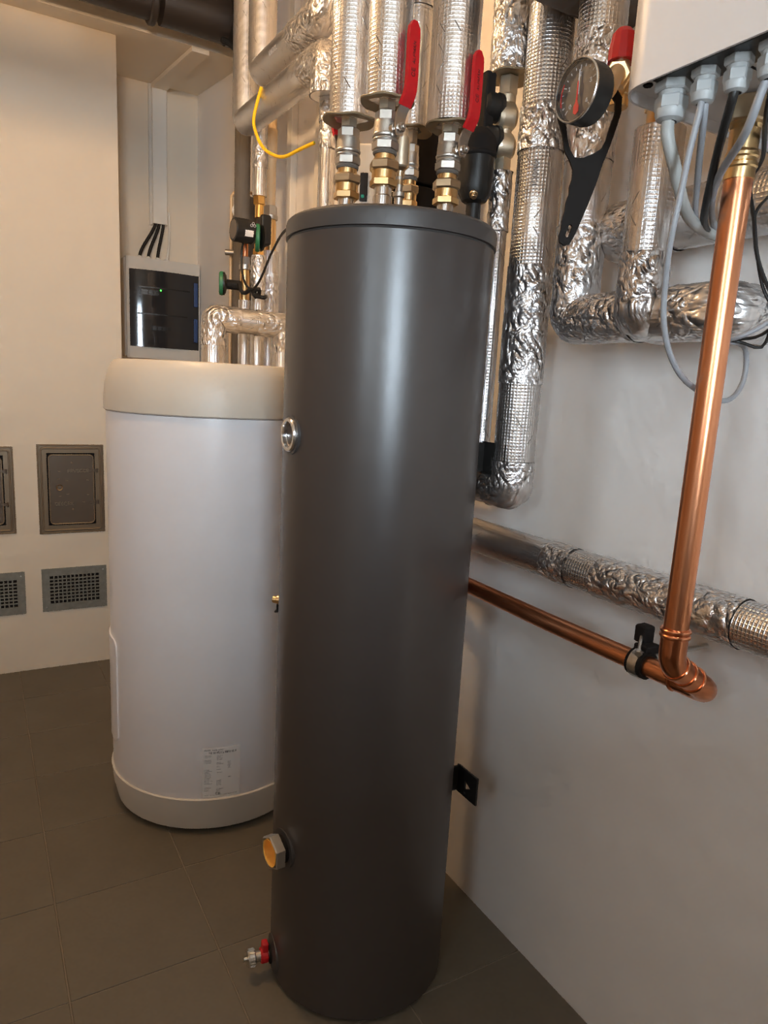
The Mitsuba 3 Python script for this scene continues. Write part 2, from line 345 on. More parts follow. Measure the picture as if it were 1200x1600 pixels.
for x in (-.99, -.18): part(cb_, 'door', rbox(x, x + .79, -.322, -.302, .09, 1.30, .004, 2), 'm_soot_frame')
for x in (-.24, -.13): part(cb_, 'handle', rod(.006, .6, .8, n=12, pos=(x, -.29, 0)), 'm_nickel')
for x in (-.97, .59):
    for y in (-.82, -.35): part(cb_, 'foot', rod(.02, 0, .062, n=16, pos=(x, y, 0)), 'm_black')
k = thing('unseen_overhead_pipe', 'unseen pipe out of view above the frame, placed to shade the top of the back wall', 'pipe')  # out of view, placed to cast the dark band on the upper back wall
part(k, 'pipe', tube(rounded_path([(XL, 2.35, 2.54), (0.42, 2.35, 2.54)], .05, .1), .05, 32)[0], 'm_foam', 40)
for x in (-.9, 0.3): part(k, 'hanger', rod(.005, 2.58, ZC, n=10, pos=(x, 2.35, 0)), 'm_zinc')

# ------------------------------------------------------------------ dark grey buffer tank
DC, DR = np.array([0.765, 1.338]), 0.213
tank = thing('buffer_tank', 'tall slim dark grey cylindrical buffer tank standing on the floor tiles in front', 'tank')
part(tank, 'shell', lathe([(0, .004), (.2, .004), (DR, .012), (DR, 1.683), (0, 1.683)], 160, (*DC, 0)), 'm_tank_grey')
part(tank, 'lid', lathe([(0.19, 1.6835), (DR - .004, 1.6835), (DR - .002, 1.687), (DR + .0035, 1.688), (DR + .004, 1.712), (DR + .002, 1.719), (DR - .003, 1.7235), (DR - .010, 1.725), (0, 1.7255)], 160, (*DC, 0)), 'm_tank_lid')
def port(deg, z, off=0.0):
    a = math.radians(deg); d = np.array([math.cos(a), math.sin(a), 0]); return np.array([*DC, z]) + d * (DR + off), d
p, d = port(181, 1.30)
sk = part(tank, 'threaded_socket', lathe([(.0, -.05), (.0255, -.05), (.0255, .004), (.027, .009), (.0325, .009), (.0345, .006), (.0345, -.012), (.0, -.012)][1:6] + [(.0345, -.02)], 48, p, d), 'm_chrome', text='open steel threaded socket')
part(sk, 'rim', washer(.0345, .040, -.012, .0022, 48, pos=p, d=d), 'm_tank_lid')
part(sk, 'bottom', rod(.026, -.05, -.045, pos=p, d=d), 'm_black_matt')
for q in range(5):
    part(sk, 'thread', washer(.0235, .0262, -.040 + q * .009, -.036 + q * .009, 40, pos=p, d=d), 'm_chrome')
p, d = port(186, .372)
sk = part(tank, 'bushing', lathe([(.0352, .014), (.0352, .035), (.0375, .036), (.0405, .033), (.0405, .014), (.0352, .014)], 6, p, d, PI / 6), 'm_nickel', 20, text='nickel hexagon reducer')
part(sk, 'bore', lathe([(.0, .004), (.0275, .004), (.0275, .0345), (.0300, .0365), (.0300, .033)], 40, p, d), 'm_brass_bore', text='bright brass bore')
part(sk, 'thread', washer(.0285, .0305, -.02, .014, pos=p, d=d), 'm_black_matt')
part(sk, 'flange', washer(.03, .044, -.012, .0025, 48, pos=p, d=d), 'm_tank_lid')
p, d = port(172, .055)
sk = part(tank, 'drain_valve', rod(.012, -.01, .048, n=24, pos=p, d=d), 'm_nickel', text='small nickel drain valve with red lever')
part(sk, 'rosette', lathe([(.0, -.012), (.043, -.012), (.045, -.006), (.043, .001), (.026, .006), (.0, .006)], 48, p, d), 'm_tank_lid', text='dark grey plastic rosette')
part(sk, 'recess', rod(.022, .004, .010, pos=p, d=d), 'm_black_matt')
part(sk, 'red_lever', cat(rod(.018, .012, .030, .002, pos=p, d=d), moved(rbox(-.011, .011, .0, .036, .012, .027, .004), frame(p, d))), 'm_red', text='red plastic lever')
part(sk, 'knurled_cap', lathe([(0, .042), (.0175, .042), (.019, .045), (.019, .056), (.0165, .060), (0, .060)], 24, p, d), 'm_zinc', 20)
for q in range(16):
    a = q * PI / 8
    part(sk, 'cap_rib', moved(rbox(.0178, .0206, -.0016, .0016, .044, .057, .0007, 1), frame(p, d) @ np.block([[np.array([[math.cos(a), -math.sin(a), 0], [math.sin(a), math.cos(a), 0], [0, 0, 1]]), np.zeros((3, 1))], [np.zeros((1, 3)), np.ones((1, 1))]])), 'm_zinc')
part(sk, 'cap_stub', rod(.005, .06, .070, n=12, pos=p, d=d), 'm_zinc')
p, d = port(141, .905)
sk = part(tank, 'sensor_pocket', cat(rod(.011, -.01, .014, pos=p, d=d), rod(.0085, .014, .024, pos=p, d=d)), 'm_brass', text='small brass sensor pocket')
part(sk, 'clip', cat(moved(box(-.012, -.009, -.03, .004, .010, .018), frame(p, d)), moved(box(-.012, .006, -.03, -.027, .010, .018), frame(p, d))), 'm_black')
def bracket(z, x1, y1):
    """black wall bracket: an arm off the shell and a plate with cut-outs parallel to the wall"""
    y0 = 1.262
    b = part(tank, 'wall_bracket', cat(rbox(.945, x1, y0 - .003, y0 + .003, z - .033, z + .033, .0025, 2)), 'm_black', text='black steel wall bracket')
    w = y0 + .003 - y1
    pl = sbox(0, -.035, w, .035).difference(Polygon([(w * .42, .008), (w * .42, -.016), (w * .72, -.004)])).difference(Point(w * .46, -.024).buffer(.004))
    part(b, 'plate', prism(pl, .005, plane_frame((x1 - .002, y0 + .003, z), np.array([0, -1.0, 0]), np.array([0, 0, 1.0]))), 'm_black')
bracket(1.262, .995, 1.185); bracket(.468, .995, 1.185)

# ------------------------------------------------------------------ white hot-water tank
WC, WR = np.array([0.667, 2.258]), 0.327
tk = thing('hot_water_tank', 'wide white hot-water storage tank with cream lid standing by the back wall', 'tank')
part(tk, 'shell', lathe([(0, .12), (WR, .12), (WR, 1.295), (0, 1.295)], 180, (*WC, 0)), 'm_tank_white')
part(tk, 'lid', lathe([(.2, 1.296), (WR + .001, 1.296), (WR + .006, 1.300), (WR + .006, 1.33), (WR + .002, 1.375), (WR - .008, 1.415), (WR - .019, 1.438), (WR - .028, 1.447), (WR - .04, 1.449), (0, 1.452)], 180, (*WC, 0)), 'm_cream', text='rounded cream plastic lid')
part(tk, 'base_ring', lathe([(.2, .012), (WR - .022, .012), (WR - .012, .018), (WR + .0, .07), (WR + .005, .118), (WR + .006, .126), (WR + .003, .1285), (WR - .002, .1285)], 180, (*WC, 0)), 'm_base_cream', text='cream plastic base ring')
for a in range(4):
    part(tk, 'foot', rod(.03, 0.0, .014, n=24, pos=(WC[0] + .26 * math.cos(a * PI / 2 + .9), WC[1] + .26 * math.sin(a * PI / 2 + .9), 0)), 'm_black')
def curved_panel(a0, a1, z0, z1, r0, r1, corner=.02, n=24):
    """thin panel bent round the white tank between two angles (degrees)"""
    w = math.radians(a1 - a0) * r1
    pl = sbox(0 + corner, z0 + corner, w - corner, z1 - corner).buffer(corner, 6) if corner else sbox(0, z0, w, z1)
    m = trimesh.creation.extrude_polygon(pl.segmentize(.012), r1 - r0, engine='earcut')
    for _ in range(2): m = m.subdivide()
    v = m.vertices; a = math.radians(a0) + v[:, 0] / r1; r = r0 + v[:, 2]
    m.vertices = np.stack([WC[0] + r * np.cos(a), WC[1] + r * np.sin(a), v[:, 1]], 1); m.invert()
    return m
part(tk, 'side_cover', curved_panel(158, 190.5, .24, .585, WR - .002, WR + .0045, .03), 'm_tank_white', text='raised cover strip on the side')
lb = part(tk, 'rating_label', curved_panel(-111.6, -91.6, .131, .298, WR - .001, WR + .0006, .0), 'm_paper', text='printed rating label')
rl = random.Random(11)
def label_print(rects, name, mat):
    ms = []
    W = math.radians(20.0) * WR
    for u0, u1, v0, v1 in rects:
        ms.append(curved_panel(-111.6 + math.degrees(u0 * W / WR), -111.6 + math.degrees(u1 * W / WR), .298 - v1 * .167, .298 - v0 * .167, WR + .0004, WR + .0009, 0))
    label(part(lb, name, cat(*ms), mat), None, kind='stuff')
bars = []; u = .17
while u < .90:
    w = rl.choice((.006, .009, .014, .02)); bars.append((u, u + w, .075, .115)); u += w + rl.choice((.006, .01, .016, .026))
label_print(bars, 'barcode', 'm_ink')
label_print([(.05 + q * .042, .05 + q * .042 + .03, .035, .05) for q in range(12) if q != 4], 'heading', 'm_ink')
rows = []
for v in np.arange(.15, .86, .028):
    if rl.random() < .86: rows.append((.05, .05 + rl.uniform(.12, .25), v, v + .009))
    if rl.random() < .55: rows.append((.37, .37 + rl.uniform(.05, .2), v, v + .010))
for v in np.arange(.28, .42, .026): rows.append((.66, .74, v, v + .01))
rows += [(.68, .75, .60, .612), (.05, .92, .945, .952)]
label_print(rows, 'small_print', 'm_ink_grey')
def text_on_tank(txt, h, a0, z0, name, mat):
    m = meshkit.text_mesh(txt, h, .0004).subdivide()
    v = m.vertices; a = math.radians(a0) + v[:, 0] / WR; r = WR + .0006 + v[:, 2]
    m.vertices = np.stack([WC[0] + r * np.cos(a), WC[1] + r * np.sin(a), z0 + v[:, 1]], 1)
    part(lb, name, m, mat)
text_on_tank('CE', .0085, -104.8, .141, 'lettering', 'm_ink')

# ------------------------------------------------------------------ soot doors and vents in the chimney wall
def soot_door(xl, xr, zb, zt, text):
    k = thing('soot_door', text, 'hatch', 'soot doors in the chimney wall')
    y = YB
    def ring(x0, x1, z0, z1, wd, ya, yb, ch):
        o = [(x0, z0), (x1, z0), (x1, z1), (x0, z1)]
        pl = Polygon(o).difference(sbox(x0 + wd, z0 + wd, x1 - wd, z1 - wd))
        return prism(pl, yb - ya, plane_frame((0, yb, 0), np.array([1.0, 0, 0]), np.array([0, 0, 1.0])))
    def bead(i, r, yy, rad):
        q = sbox(xl + i + rad, zb + i + rad, xr - i - rad, zt - i - rad).buffer(rad, 5).exterior
        c = np.array([[*q.interpolate(t, normalized=True).coords[0]] for t in np.linspace(0, 1, 97)])
        return tube(np.stack([c[:, 0], np.full(97, yy), c[:, 1]], 1), r, 10, caps=False)[0]
    part(k, 'frame', cat(ring(xl, xr, zb, zt, .04, y - .006, y + .004, 0), ring(xl + .014, xr - .014, zb + .014, zt - .014, .024, y - .012, y, 0)), 'm_soot_frame', False, text='stepped metal frame')
    part(k, 'frame_bead', bead(.004, .0035, y - .006, .006), 'm_soot_frame')
    part(k, 'frame_bead', bead(.017, .0042, y - .012, .008), 'm_soot_frame')
    x0, x1, z0, z1 = xl + .037, xr - .037, zb + .037, zt - .037
    part(k, 'back_plate', box(x0, x1, y - .003, y + .003, z0, z1), 'm_black_matt', False)
    x0 += .009; x1 -= .009; z0 += .009; z1 -= .009
    door = sbox(x0 + .016, z0 + .016, x1 - .016, z1 - .016).buffer(.016, 6)
    d = part(k, 'door', prism(door, .016, plane_frame((0, y, 0), np.array([1.0, 0, 0]), np.array([0, 0, 1.0]))), 'm_soot')
    part(d, 'rim', bead(.0475, .0030, y - .0155, .016), 'm_soot_glint')
    cx = x0 + .044; cz = (z0 + z1) / 2 + .01
    part(d, 'lock', lathe([(.015, -.001), (.013, .002), (.008, -.001), (.006, -.004), (.0, -.004)], 32, (cx, y - .016, cz), (0, -1, 0)), 'm_bronze')
    for dz in (.115, -.105): part(d, 'rivet', lathe([(.005, 0), (.004, .002), (0, .003)], 16, (x0 + .098, y - .016, cz + dz), (0, -1, 0)), 'm_soot_frame')
    M = lambda x, z: plane_frame((x, y - .0175, z), np.array([1.0, 0, 0]), np.array([0, 0, 1.0]))
    part(d, 'embossed_lettering', cat(moved(meshkit.text_mesh('FRVSCCE', .015, .0026), M(x0 + .078, cz + .070)), moved(meshkit.text_mesh('CEECRK', .015, .0026), M(x0 + .020, cz - .083))), 'm_soot_glint', False)
    for dx, dz in ((.045, .075), (.04, .04), (.075, .032), (.045, -.04), (.078, -.032), (.165, .033), (.166, -.036), (.145, -.07)):
        part(d, 'embossed_dash', rbox(x0 + dx - .006, x0 + dx + .006, y - .018, y - .014, cz + dz - .0015, cz + dz + .0015, .001, 1), 'm_soot_glint')
    for dz in (.078, -.072): part(d, 'hinge', cat(rbox(x1 - .02, x1 + .018, y - .0185, y - .013, cz + dz - .007, cz + dz + .007, .002, 1), rod(.004, -.010, .010, n=10, pos=(x1 + .016, y - .017, cz + dz))), 'm_soot')
soot_door(.228, .513, .658, 1.075, 'brown metal soot door with stepped frame beside the white tank')
soot_door(-.150, .133, .668, 1.064, 'brown metal soot door cut off by the left edge of the photo')
def vent(xl, xr, zb, zt, text):
    k = thing('vent_grille', text, 'vent', 'galvanised vents below the soot doors')
    y = YB; nx, nz = 12, 8
    gx0, gx1, gz0, gz1 = xl + .034, xr - .034, zb + .036, zt - .036
    pl = sbox(xl, zb, xr, zt).difference(sbox(gx0, gz0, gx1, gz1))
    part(k, 'frame', prism(pl, .012, plane_frame((0, y + .004, 0), np.array([1.0, 0, 0]), np.array([0, 0, 1.0]))), 'm_galvanised', False)
    part(k, 'dark_backing', box(gx0 - .002, gx1 + .002, y - .0015, y + .002, gz0 - .002, gz1 + .002), 'm_black_matt', False)  # flat black sheet giving the shaded depth behind the bars
    for i in range(1, nx):
        x = gx0 + (gx1 - gx0) * i / nx; part(k, 'grille_bar', box(x - .0026, x + .0026, y - .007, y - .0015, gz0 - .001, gz1 + .001), 'm_galvanised', False)
    for i in range(1, nz):
        z = gz0 + (gz1 - gz0) * i / nz; part(k, 'grille_bar', box(gx0 - .001, gx1 + .001, y - .0075, y - .0015, z - .0026, z + .0026), 'm_galvanised', False)
    for x, z in ((xl + .016, zb + .02), (xr - .016, zt - .02)): part(k, 'screw', lathe([(.004, 0), (.003, .0015), (0, .002)], 12, (x, y - .008, z), (0, -1, 0)), 'm_zinc')
vent(.228, .513, .283, .490, 'grey galvanised vent grille low on the wall beside the white tank')
vent(-.125, .158, .283, .485, 'grey galvanised vent grille cut off by the left edge of the photo')

# ------------------------------------------------------------------ fuse box in the niche
fb = thing('fuse_box', 'grey wall-mounted fuse box with dark tinted window in the niche', 'fuse box')
FX0, FX1, FZ0, FZ1, FY = .735, 1.132, 1.500, 2.030, 4.13
part(fb, 'housing', rbox(FX0 - .012, FX1 + .004, FY + .012, YN + .0, FZ0 + .006, FZ1 - .004, .01), 'm_box_grey')
fr = sbox(FX0, FZ0, FX1, FZ1).difference(sbox(FX0 + .016, FZ0 + .062, FX1 - .005, FZ1 - .062))
part(fb, 'front_cover', prism(fr, .035, plane_frame((0, FY + .035, 0), np.array([1.0, 0, 0]), np.array([0, 0, 1.0]))), 'm_box_grey', False)
# tinted door, slightly bowed in plan
W_ = FX1 - .005 - FX0 - .016; nn = 17
xs = np.linspace(FX0 + .016, FX1 - .005, nn); bow = .027 * (1 - ((xs - xs.mean()) / (W_ / 2)) ** 2)
ysurf = lambda x: FY + .008 - .027 * (1 - ((x - xs.mean()) / (W_ / 2)) ** 2)
fv = [(x, FY + .008 - b, z) for x, b in zip(xs, bow) for z in (FZ0 + .062, FZ1 - .062)] + [(x, FY + .030, z) for x in xs for z in (FZ0 + .062, FZ1 - .062)]
wd = part(fb, 'tinted_window', trimesh.convex.convex_hull(np.array(fv)), 'm_tinted', 20, text='dark tinted flip-up window')
def ins(x0, x1, z0, z1):
    q = np.linspace(x0, x1, 8)
    V = [(x, ysurf(x) - d_, z) for x in q for d_ in (.0012, -.002) for z in (z0, z1)]; F = []
    for i in range(7):
        b = 4 * i
        for p0, p1 in ((0, 1), (1, 3), (3, 2), (2, 0)): F += [(b + p0, b + p1, b + p1 + 4), (b + p0, b + p1 + 4, b + p0 + 4)]
    F += [(0, 1, 3), (0, 3, 2), (28, 30, 31), (28, 31, 29)]
    m = trimesh.Trimesh(np.array(V), np.array(F), process=False); trimesh.repair.fix_normals(m); return m
principled('m_inside', (0.045, 0.045, 0.047), 0.3)
principled('m_inside2', (0.004, 0.004, 0.004), 0.4)
part(fb, 'mounting_rail', ins(.80, 1.075, 1.875, 1.882), 'm_inside2', False)
part(fb, 'mounting_rail', ins(.79, 1.06, 1.735, 1.742), 'm_inside2', False)
for x0, x1 in ((.812, .845), (.85, .872), (.876, .9)): part(fb, 'breaker', ins(x0, x1, 1.838, 1.866), 'm_inside2', False)
for x0, x1 in ((.868, .89), (.895, .915), (.92, .945), (.95, .965)): part(fb, 'breaker', ins(x0, x1, 1.655, 1.676), 'm_inside2', False)
scene[fb + '__indicator'] = {**mikit.ply(trimesh.creation.icosphere(2, .0045).apply_translation((.912, ysurf(.912) - .002, 1.867)), 'm_green', True), 'emitter': {'type': 'area', 'radiance': rgb((0.3, 6.0, 0.3))}}
label(fb + '__indicator', 'lit green indicator lamp')
for z0, z1 in ((1.80, 1.93), (1.605, 1.735)): part(fb, 'latch', rbox(1.098, 1.120, FY - .006, FY + .02, z0, z1, .004, 2), 'm_blue', text='blue window latch')
for x in (.815, .862, .912, .960): part(fb, 'cable_nipple', lathe([(.014, 0), (.014, .014), (.009, .022), (0, .022)], 20, (x, FY + .05, FZ1 - .006)), 'm_white_plastic')
for i, (xa, xb) in enumerate(((.905, .815), (.925, .862), (.948, .912))):
    k = thing('supply_cable', ('leftmost', 'middle', 'rightmost')[i] + ' of the three black cables between trunking and fuse box', 'cable', 'black cables into the fuse box')
    wire(k, [(xa, FY + .07, 2.30), (xa, FY + .068, 2.22), ((xa * .4 + xb * .6), FY + .06, 2.12), (xb, FY + .05, 2.035)], .0085, 'm_black')
k = thing('data_cable', 'thin white cable beside the black cables over the fuse box', 'cable')
wire(k, [(.985, YN - .012, 2.30), (.985, YN - .014, 2.2), (.975, FY + .06, 2.12), (.962, FY + .05, 2.035)], .006, 'm_white_plastic')
tr = thing('cable_trunking', 'narrow white cable trunking running up the niche wall', 'trunking')
part(tr, 'channel', rbox(.892, .968, YN - .045, YN + .0, 2.225, 2.915, .003, 2), 'm_white_plastic')
part(tr, 'ceiling_run', trimesh.convex.convex_hull(np.array([(x, y, z) for x in (.892, .968) for y, z in ((YN, 2.935), (YN, 2.905), (3.388, 2.82), (3.388, 2.797))])), 'm_soffit')
part(tr, 'seam_strip', box(.879, .8925, YN - .02, YN + .0, 2.22, 2.925), 'm_box_grey', False)

# ------------------------------------------------------------------ black drain pipe under the ceiling
dp = thing('drain_pipe', 'black plastic drain pipe running under the ceiling before the soffit', 'pipe')
part(dp, 'pipe', tube(rounded_path([(XL, 3.2, 2.866), (.70, 3.2, 2.866)], .05, .2), .078, 40)[0], 'm_drain', 40)
part(dp, 'sleeve', tube(rounded_path([(.72, 3.2, 2.866), (XW, 3.2, 2.866)], .05, .2), .084, 40)[0], 'm_drain', 40)
part(dp, 'socket_ring', lathe([(.07, 0), (.088, 0), (.092, .006), (.092, .022), (.088, .028), (.07, .028)], 40, (.672, 3.2, 2.866), (1, 0, 0)), 'm_drain')
cl = thing('pipe_clip', 'black clip hanging under the end of the drain pipe', 'clip')
part(cl, 'band', cat(washer(.083, .089, -.014, .014, 40, pos=(1.0, 3.2, 2.866), d=(1, 0, 0)), ), 'm_black')
part(cl, 'tab', cat(tube(spline([(.95, 3.15, 2.770), (.975, 3.15, 2.768), (1.0, 3.15, 2.758), (1.03, 3.15, 2.742), (1.06, 3.15, 2.735)]), .013, 10)[0]), 'm_black')

# ------------------------------------------------------------------ foil-lagged pipes over the dark tank, ball valves
def collar(key, x, y, z, r, seed=0):
    rr = np.random.RandomState(seed)
    m = lathe([(.012, .004), (r * .6, .0025), (r, -.001), (r + .0012, .001), (r, .0028), (r * .6, .0055), (.012, .0065)], 64, (x, y, z))
    v = m.vertices; a = np.arctan2(v[:, 1] - y, v[:, 0] - x); rad = np.hypot(v[:, 1] - y, v[:, 0] - x)
    v[:, 2] += (rad / r) ** 3 * .0022 * (np.sin(2 * a + rr.rand() * 6) + .6 * np.sin(5 * a + rr.rand() * 6))
    m.vertices = v
    part(key, 'end_collar', m, 'm_collar', text='dull metal end collar')
def hanging(x, y, z0, r, seed, text, top=3.04, cr=None):
    k = thing('insulated_pipe', text, 'pipe', 'foil-lagged pipes rising from the dark tank')
    foil(k + '__jacket', [(x, y, z0), (x, y, top)], r, seed=seed, crush=[((x + r, y, 2.25), .05)], crush_amp=.002)
    collar(k, x, y, z0 - .003, cr or r + .012, seed)
    return k
V1, V2, V3, V4 = (.661, 1.346), (.683, 1.236), (.833, 1.248), (.86, 1.437)
hanging(*V1, 1.912, .0395, 1, 'foil-lagged pipe over the valve at the left edge of the dark tank lid', cr=.051)
hanging(*V2, 1.918, .0395, 2, 'foil-lagged pipe over the front valve, behind the taller red lever', cr=.049)
hanging(*V3, 1.912, .047, 3, 'thicker foil-lagged pipe behind the shorter red lever', cr=.0485)
hanging(*V4, 1.958, .034, 4, 'thin foil-lagged pipe between and behind the two red levers', cr=.043)
ARC = np.array([0.24, -0.971, 0.0])
def ball_valve(x, y, s, zb, text, lever=None, f=1.0, flip=False, base=True):
    """brass union below, nickel ball valve above; s scales widths, zb lower end of the union, f stretches heights"""
    k = thing('ball_valve', text, 'valve')
    Z = lambda dz: zb + dz * f
    pos = (x, y, 0)
    part(k, 'nipple', lathe([(0, 1.7254), (.0185 * s, 1.7254), (.0185 * s, Z(-.016)), (.0165 * s, Z(-.014)), (.0165 * s, Z(.002)), (0, Z(.002))], 36, pos), 'm_chrome')
    part(k, 'union_socket', cat(hexnut(.0262 * s, Z(0), Z(.014), turn=.35, pos=pos), rod(.0225 * s, Z(.013), Z(.030), pos=pos, n=40)), 'm_brass', 25)
    part(k, 'union_nut', cat(hexnut(.0285 * s, Z(.028), Z(.046), .003, turn=.2, pos=pos)), 'm_bronze', 25)
    part(k, 'union_neck', rod(.0192 * s, Z(.045), Z(.058), pos=pos, n=40), 'm_brass')
    part(k, 'hemp_packing', lathe([(0, Z(.056)), (.021 * s, Z(.056)), (.0225 * s, Z(.059)), (.0215 * s, Z(.063)), (0, Z(.064))], 32, pos), 'm_hemp')
    part(k, 'lower_hexagon', hexnut(.0252 * s, Z(.063), Z(.079), turn=.45, pos=pos), 'm_nickel', 25)
    part(k, 'body', lathe([(0, Z(.078)), (.0225 * s, Z(.078)), (.0238 * s, Z(.081)), (.0225 * s, Z(.084)), (.0245 * s, Z(.086)), (.0252 * s, Z(.089)), (.0235 * s, Z(.092)), (.0228 * s, Z(.106)), (.0215 * s, Z(.113)), (0, Z(.113))], 40, pos), 'm_nickel')
    part(k, 'upper_hexagon', hexnut(.0215 * s, Z(.112), Z(.130), turn=.45, pos=pos), 'm_nickel', 25)
    part(k, 'tail_nut', hexnut(.0168 * s, Z(.131), Z(.146) + .012, turn=.1, pos=pos), 'm_champagne', 25)
    if lever is not None:
        a = np.asarray(lever, float); a /= np.linalg.norm(a)
        c = np.array([x, y, Z(.096)])
        part(k, 'stem', cat(rod(.0125, .012, .030, n=24, pos=c, d=a), rod(.0085, .030, .040, n=20, pos=c, d=a)), 'm_chrome')
        sd = np.cross(a, [0, 0, 1.0]); sd /= np.linalg.norm(sd)
        def strip(prof, w, t, r_end):
            """bent flat strip: prof = [(out, up)] centre line, w wide, t thick"""
            P = np.array(prof); tg = np.gradient(P, axis=0); tg /= np.linalg.norm(tg, axis=1, keepdims=True)
            nr = np.stack([-tg[:, 1], tg[:, 0]], 1); V, F = [], []
            ws = np.array([r_end(i / (len(P) - 1)) for i in range(len(P))]) * w / 2
            for pt, nn_, wi in zip(P, nr, ws):
                for (sw, st) in ((-1, -1), (1, -1), (1, 1), (-1, 1)):
                    o = pt + nn_ * st * t / 2; V.append(c + a * o[0] + np.array([0, 0, 1.0]) * o[1] + sd * sw * wi)
            n_ = len(P)
            for i in range(n_ - 1):
                for q in range(4):
                    b0, b1 = i * 4 + q, i * 4 + (q + 1) % 4; F += [(b0, b1, b1 + 4), (b0, b1 + 4, b0 + 4)]
            F += [(0, 2, 1), (0, 3, 2), (n_ * 4 - 4, n_ * 4 - 3, n_ * 4 - 2), (n_ * 4 - 4, n_ * 4 - 2, n_ * 4 - 1)]
            m = trimesh.Trimesh(np.array(V), np.array(F), process=False); trimesh.repair.fix_normals(m); return m
        pts = [(.036, -.013), (.036, -.008), (.036, 0.0), (.036, .010), (.037, .018), (.041, .026), (.046, .034), (.051, .042), (.056, .050), (.0585, .058), (.0595, .068)]
        pts += [(.060, .068 + q * .0098) for q in range(1, 11)]
        full = np.array(pts)
        lv = part(k, 'lever', strip(full[:12], .024, .003, lambda t: .55 + .45 * min(1, t * 5)), 'm_chrome', 25, text='steel lever plate')
        gp = np.array([(o, u_) for o, u_ in pts if u_ > .031])
        gr = part(k, 'lever_grip', strip(gp, .0255, .0075, lambda t: 1.0 if t < .88 else math.sqrt(max(.12, 1 - ((t - .88) / .125) ** 2))), 'm_red', 25, text='red plastic lever sleeve')
        part(k, 'lever_screw', cat(hexnut(.008, .0375, .046, pos=c, d=a), rod(.0042, .046, .050, n=14, pos=c, d=a)), 'm_nickel')
        mark = cat(moved(meshkit.text_mesh('ALPMAN', .0062, .0006), np.eye(4)), moved(meshkit.text_mesh('CE', .0085, .0006), np.array([[1, 0, 0, -.021], [0, 1, 0, -.001], [0, 0, 1, 0], [0, 0, 0, 1.0]])))
        M = np.eye(4); M[:3, 0] = (0, 0, 1.0); M[:3, 2] = a; M[:3, 1] = np.cross(a, (0, 0, 1.0)); M[:3, 3] = c + a * .0636 + np.array([0, 0, .098]) - M[:3, 1] * .003
        part(gr, 'lettering', moved(mark, M), 'm_red_dark', False)
    return k
ball_valve(*V1, 1.0, 1.766, 'nickel ball valve at the left edge of the dark tank lid, lever turned away', lever=(.05, 1.0, 0))
ball_valve(*V2, 1.0, 1.770, 'front nickel ball valve with the taller raised red lever on the dark tank lid', lever=ARC)
ball_valve(*V3, 1.0, 1.766, 'nickel ball valve with the shorter raised red lever beside the black dirt separator', lever=ARC)
ball_valve(*V4, .78, 1.80, 'small ball valve at the back of the dark tank lid beside the air vent')

k = thing('air_vent', 'matt gold cylindrical air vent on a thin stem between the ball valves', 'valve')
av = (.772, 1.33, 0)
part(k, 'stem', lathe([(0, 1.7254), (.0085, 1.7254), (.0085, 1.745), (.0115, 1.746), (.0115, 1.756), (.009, 1.757), (.009, 1.785), (.0125, 1.787), (.0125, 1.795), (.0075, 1.797), (.0075, 1.826), (0, 1.826)], 28, av), 'm_nickel')
part(k, 'neck', lathe([(0, 1.81), (.0095, 1.81), (.007, 1.822), (.009, 1.836), (.0145, 1.842), (0, 1.844)], 28, av), 'm_bronze')
part(k, 'barrel', lathe([(0, 1.842), (.0155, 1.842), (.0175, 1.845), (.0175, 1.896), (.0165, 1.900), (0, 1.901)], 40, av), 'm_champagne')
part(k, 'cap', lathe([(0, 1.900), (.0125, 1.900), (.0125, 1.914), (.010, 1.917), (0, 1.917)], 32, av), 'm_champagne')

k = thing('dirt_separator', 'black plastic dirt separator at the right edge of the dark tank lid', 'separator')
fp = (.937, 1.296, 0)
part(k, 'tail_piece', lathe([(0, 1.7254), (.0175, 1.7254), (.0175, 1.735), (.0155, 1.738), (.0155, 1.80), (0, 1.80)], 32, fp), 'm_black')
part(k, 'tail_ring', washer(.017, .0215, 1.7262, 1.740, 32, pos=fp), 'm_chrome')
part(k, 'bowl', lathe([(0, 1.792), (.012, 1.792), (.026, 1.800), (.034, 1.814), (.037, 1.832), (.0375, 1.884), (0, 1.886)], 48, fp), 'm_black')
part(k, 'collar_ring', lathe([(0, 1.884), (.0385, 1.884), (.0405, 1.887), (.0405, 1.891), (.0385, 1.894), (0, 1.894)], 48, fp), 'm_black_matt')
part(k, 'cap', lathe([(0, 1.893), (.0385, 1.893), (.0385, 1.915), (.035, 1.927), (.022, 1.94), (0, 1.944)], 48, fp), 'm_black_matt')
part(k, 'head', rbox(.940, .966, 1.284, 1.312, 1.925, 2.052, .006), 'm_black_matt')
for z in (1.990, 1.928): part(k, 'coupling', lathe([(0, .0), (.020, .0), (.026, .006), (.0275, .018), (.026, .030), (.0285, .032), (.0285, .040), (0, .042)], 40, (.945, 1.300, z), (1, -.12, 0)), 'm_black')
part(k, 'drain_screw', cat(rod(.0055, -.004, .010, n=16, pos=(.918, 1.272, 1.806), d=(-.3, -.6, -.74)), rod(.009, -.004, .002, n=16, pos=(.918, 1.272, 1.806), d=(-.3, -.6, -.74))), 'm_bronze', text='small brass drain screw')

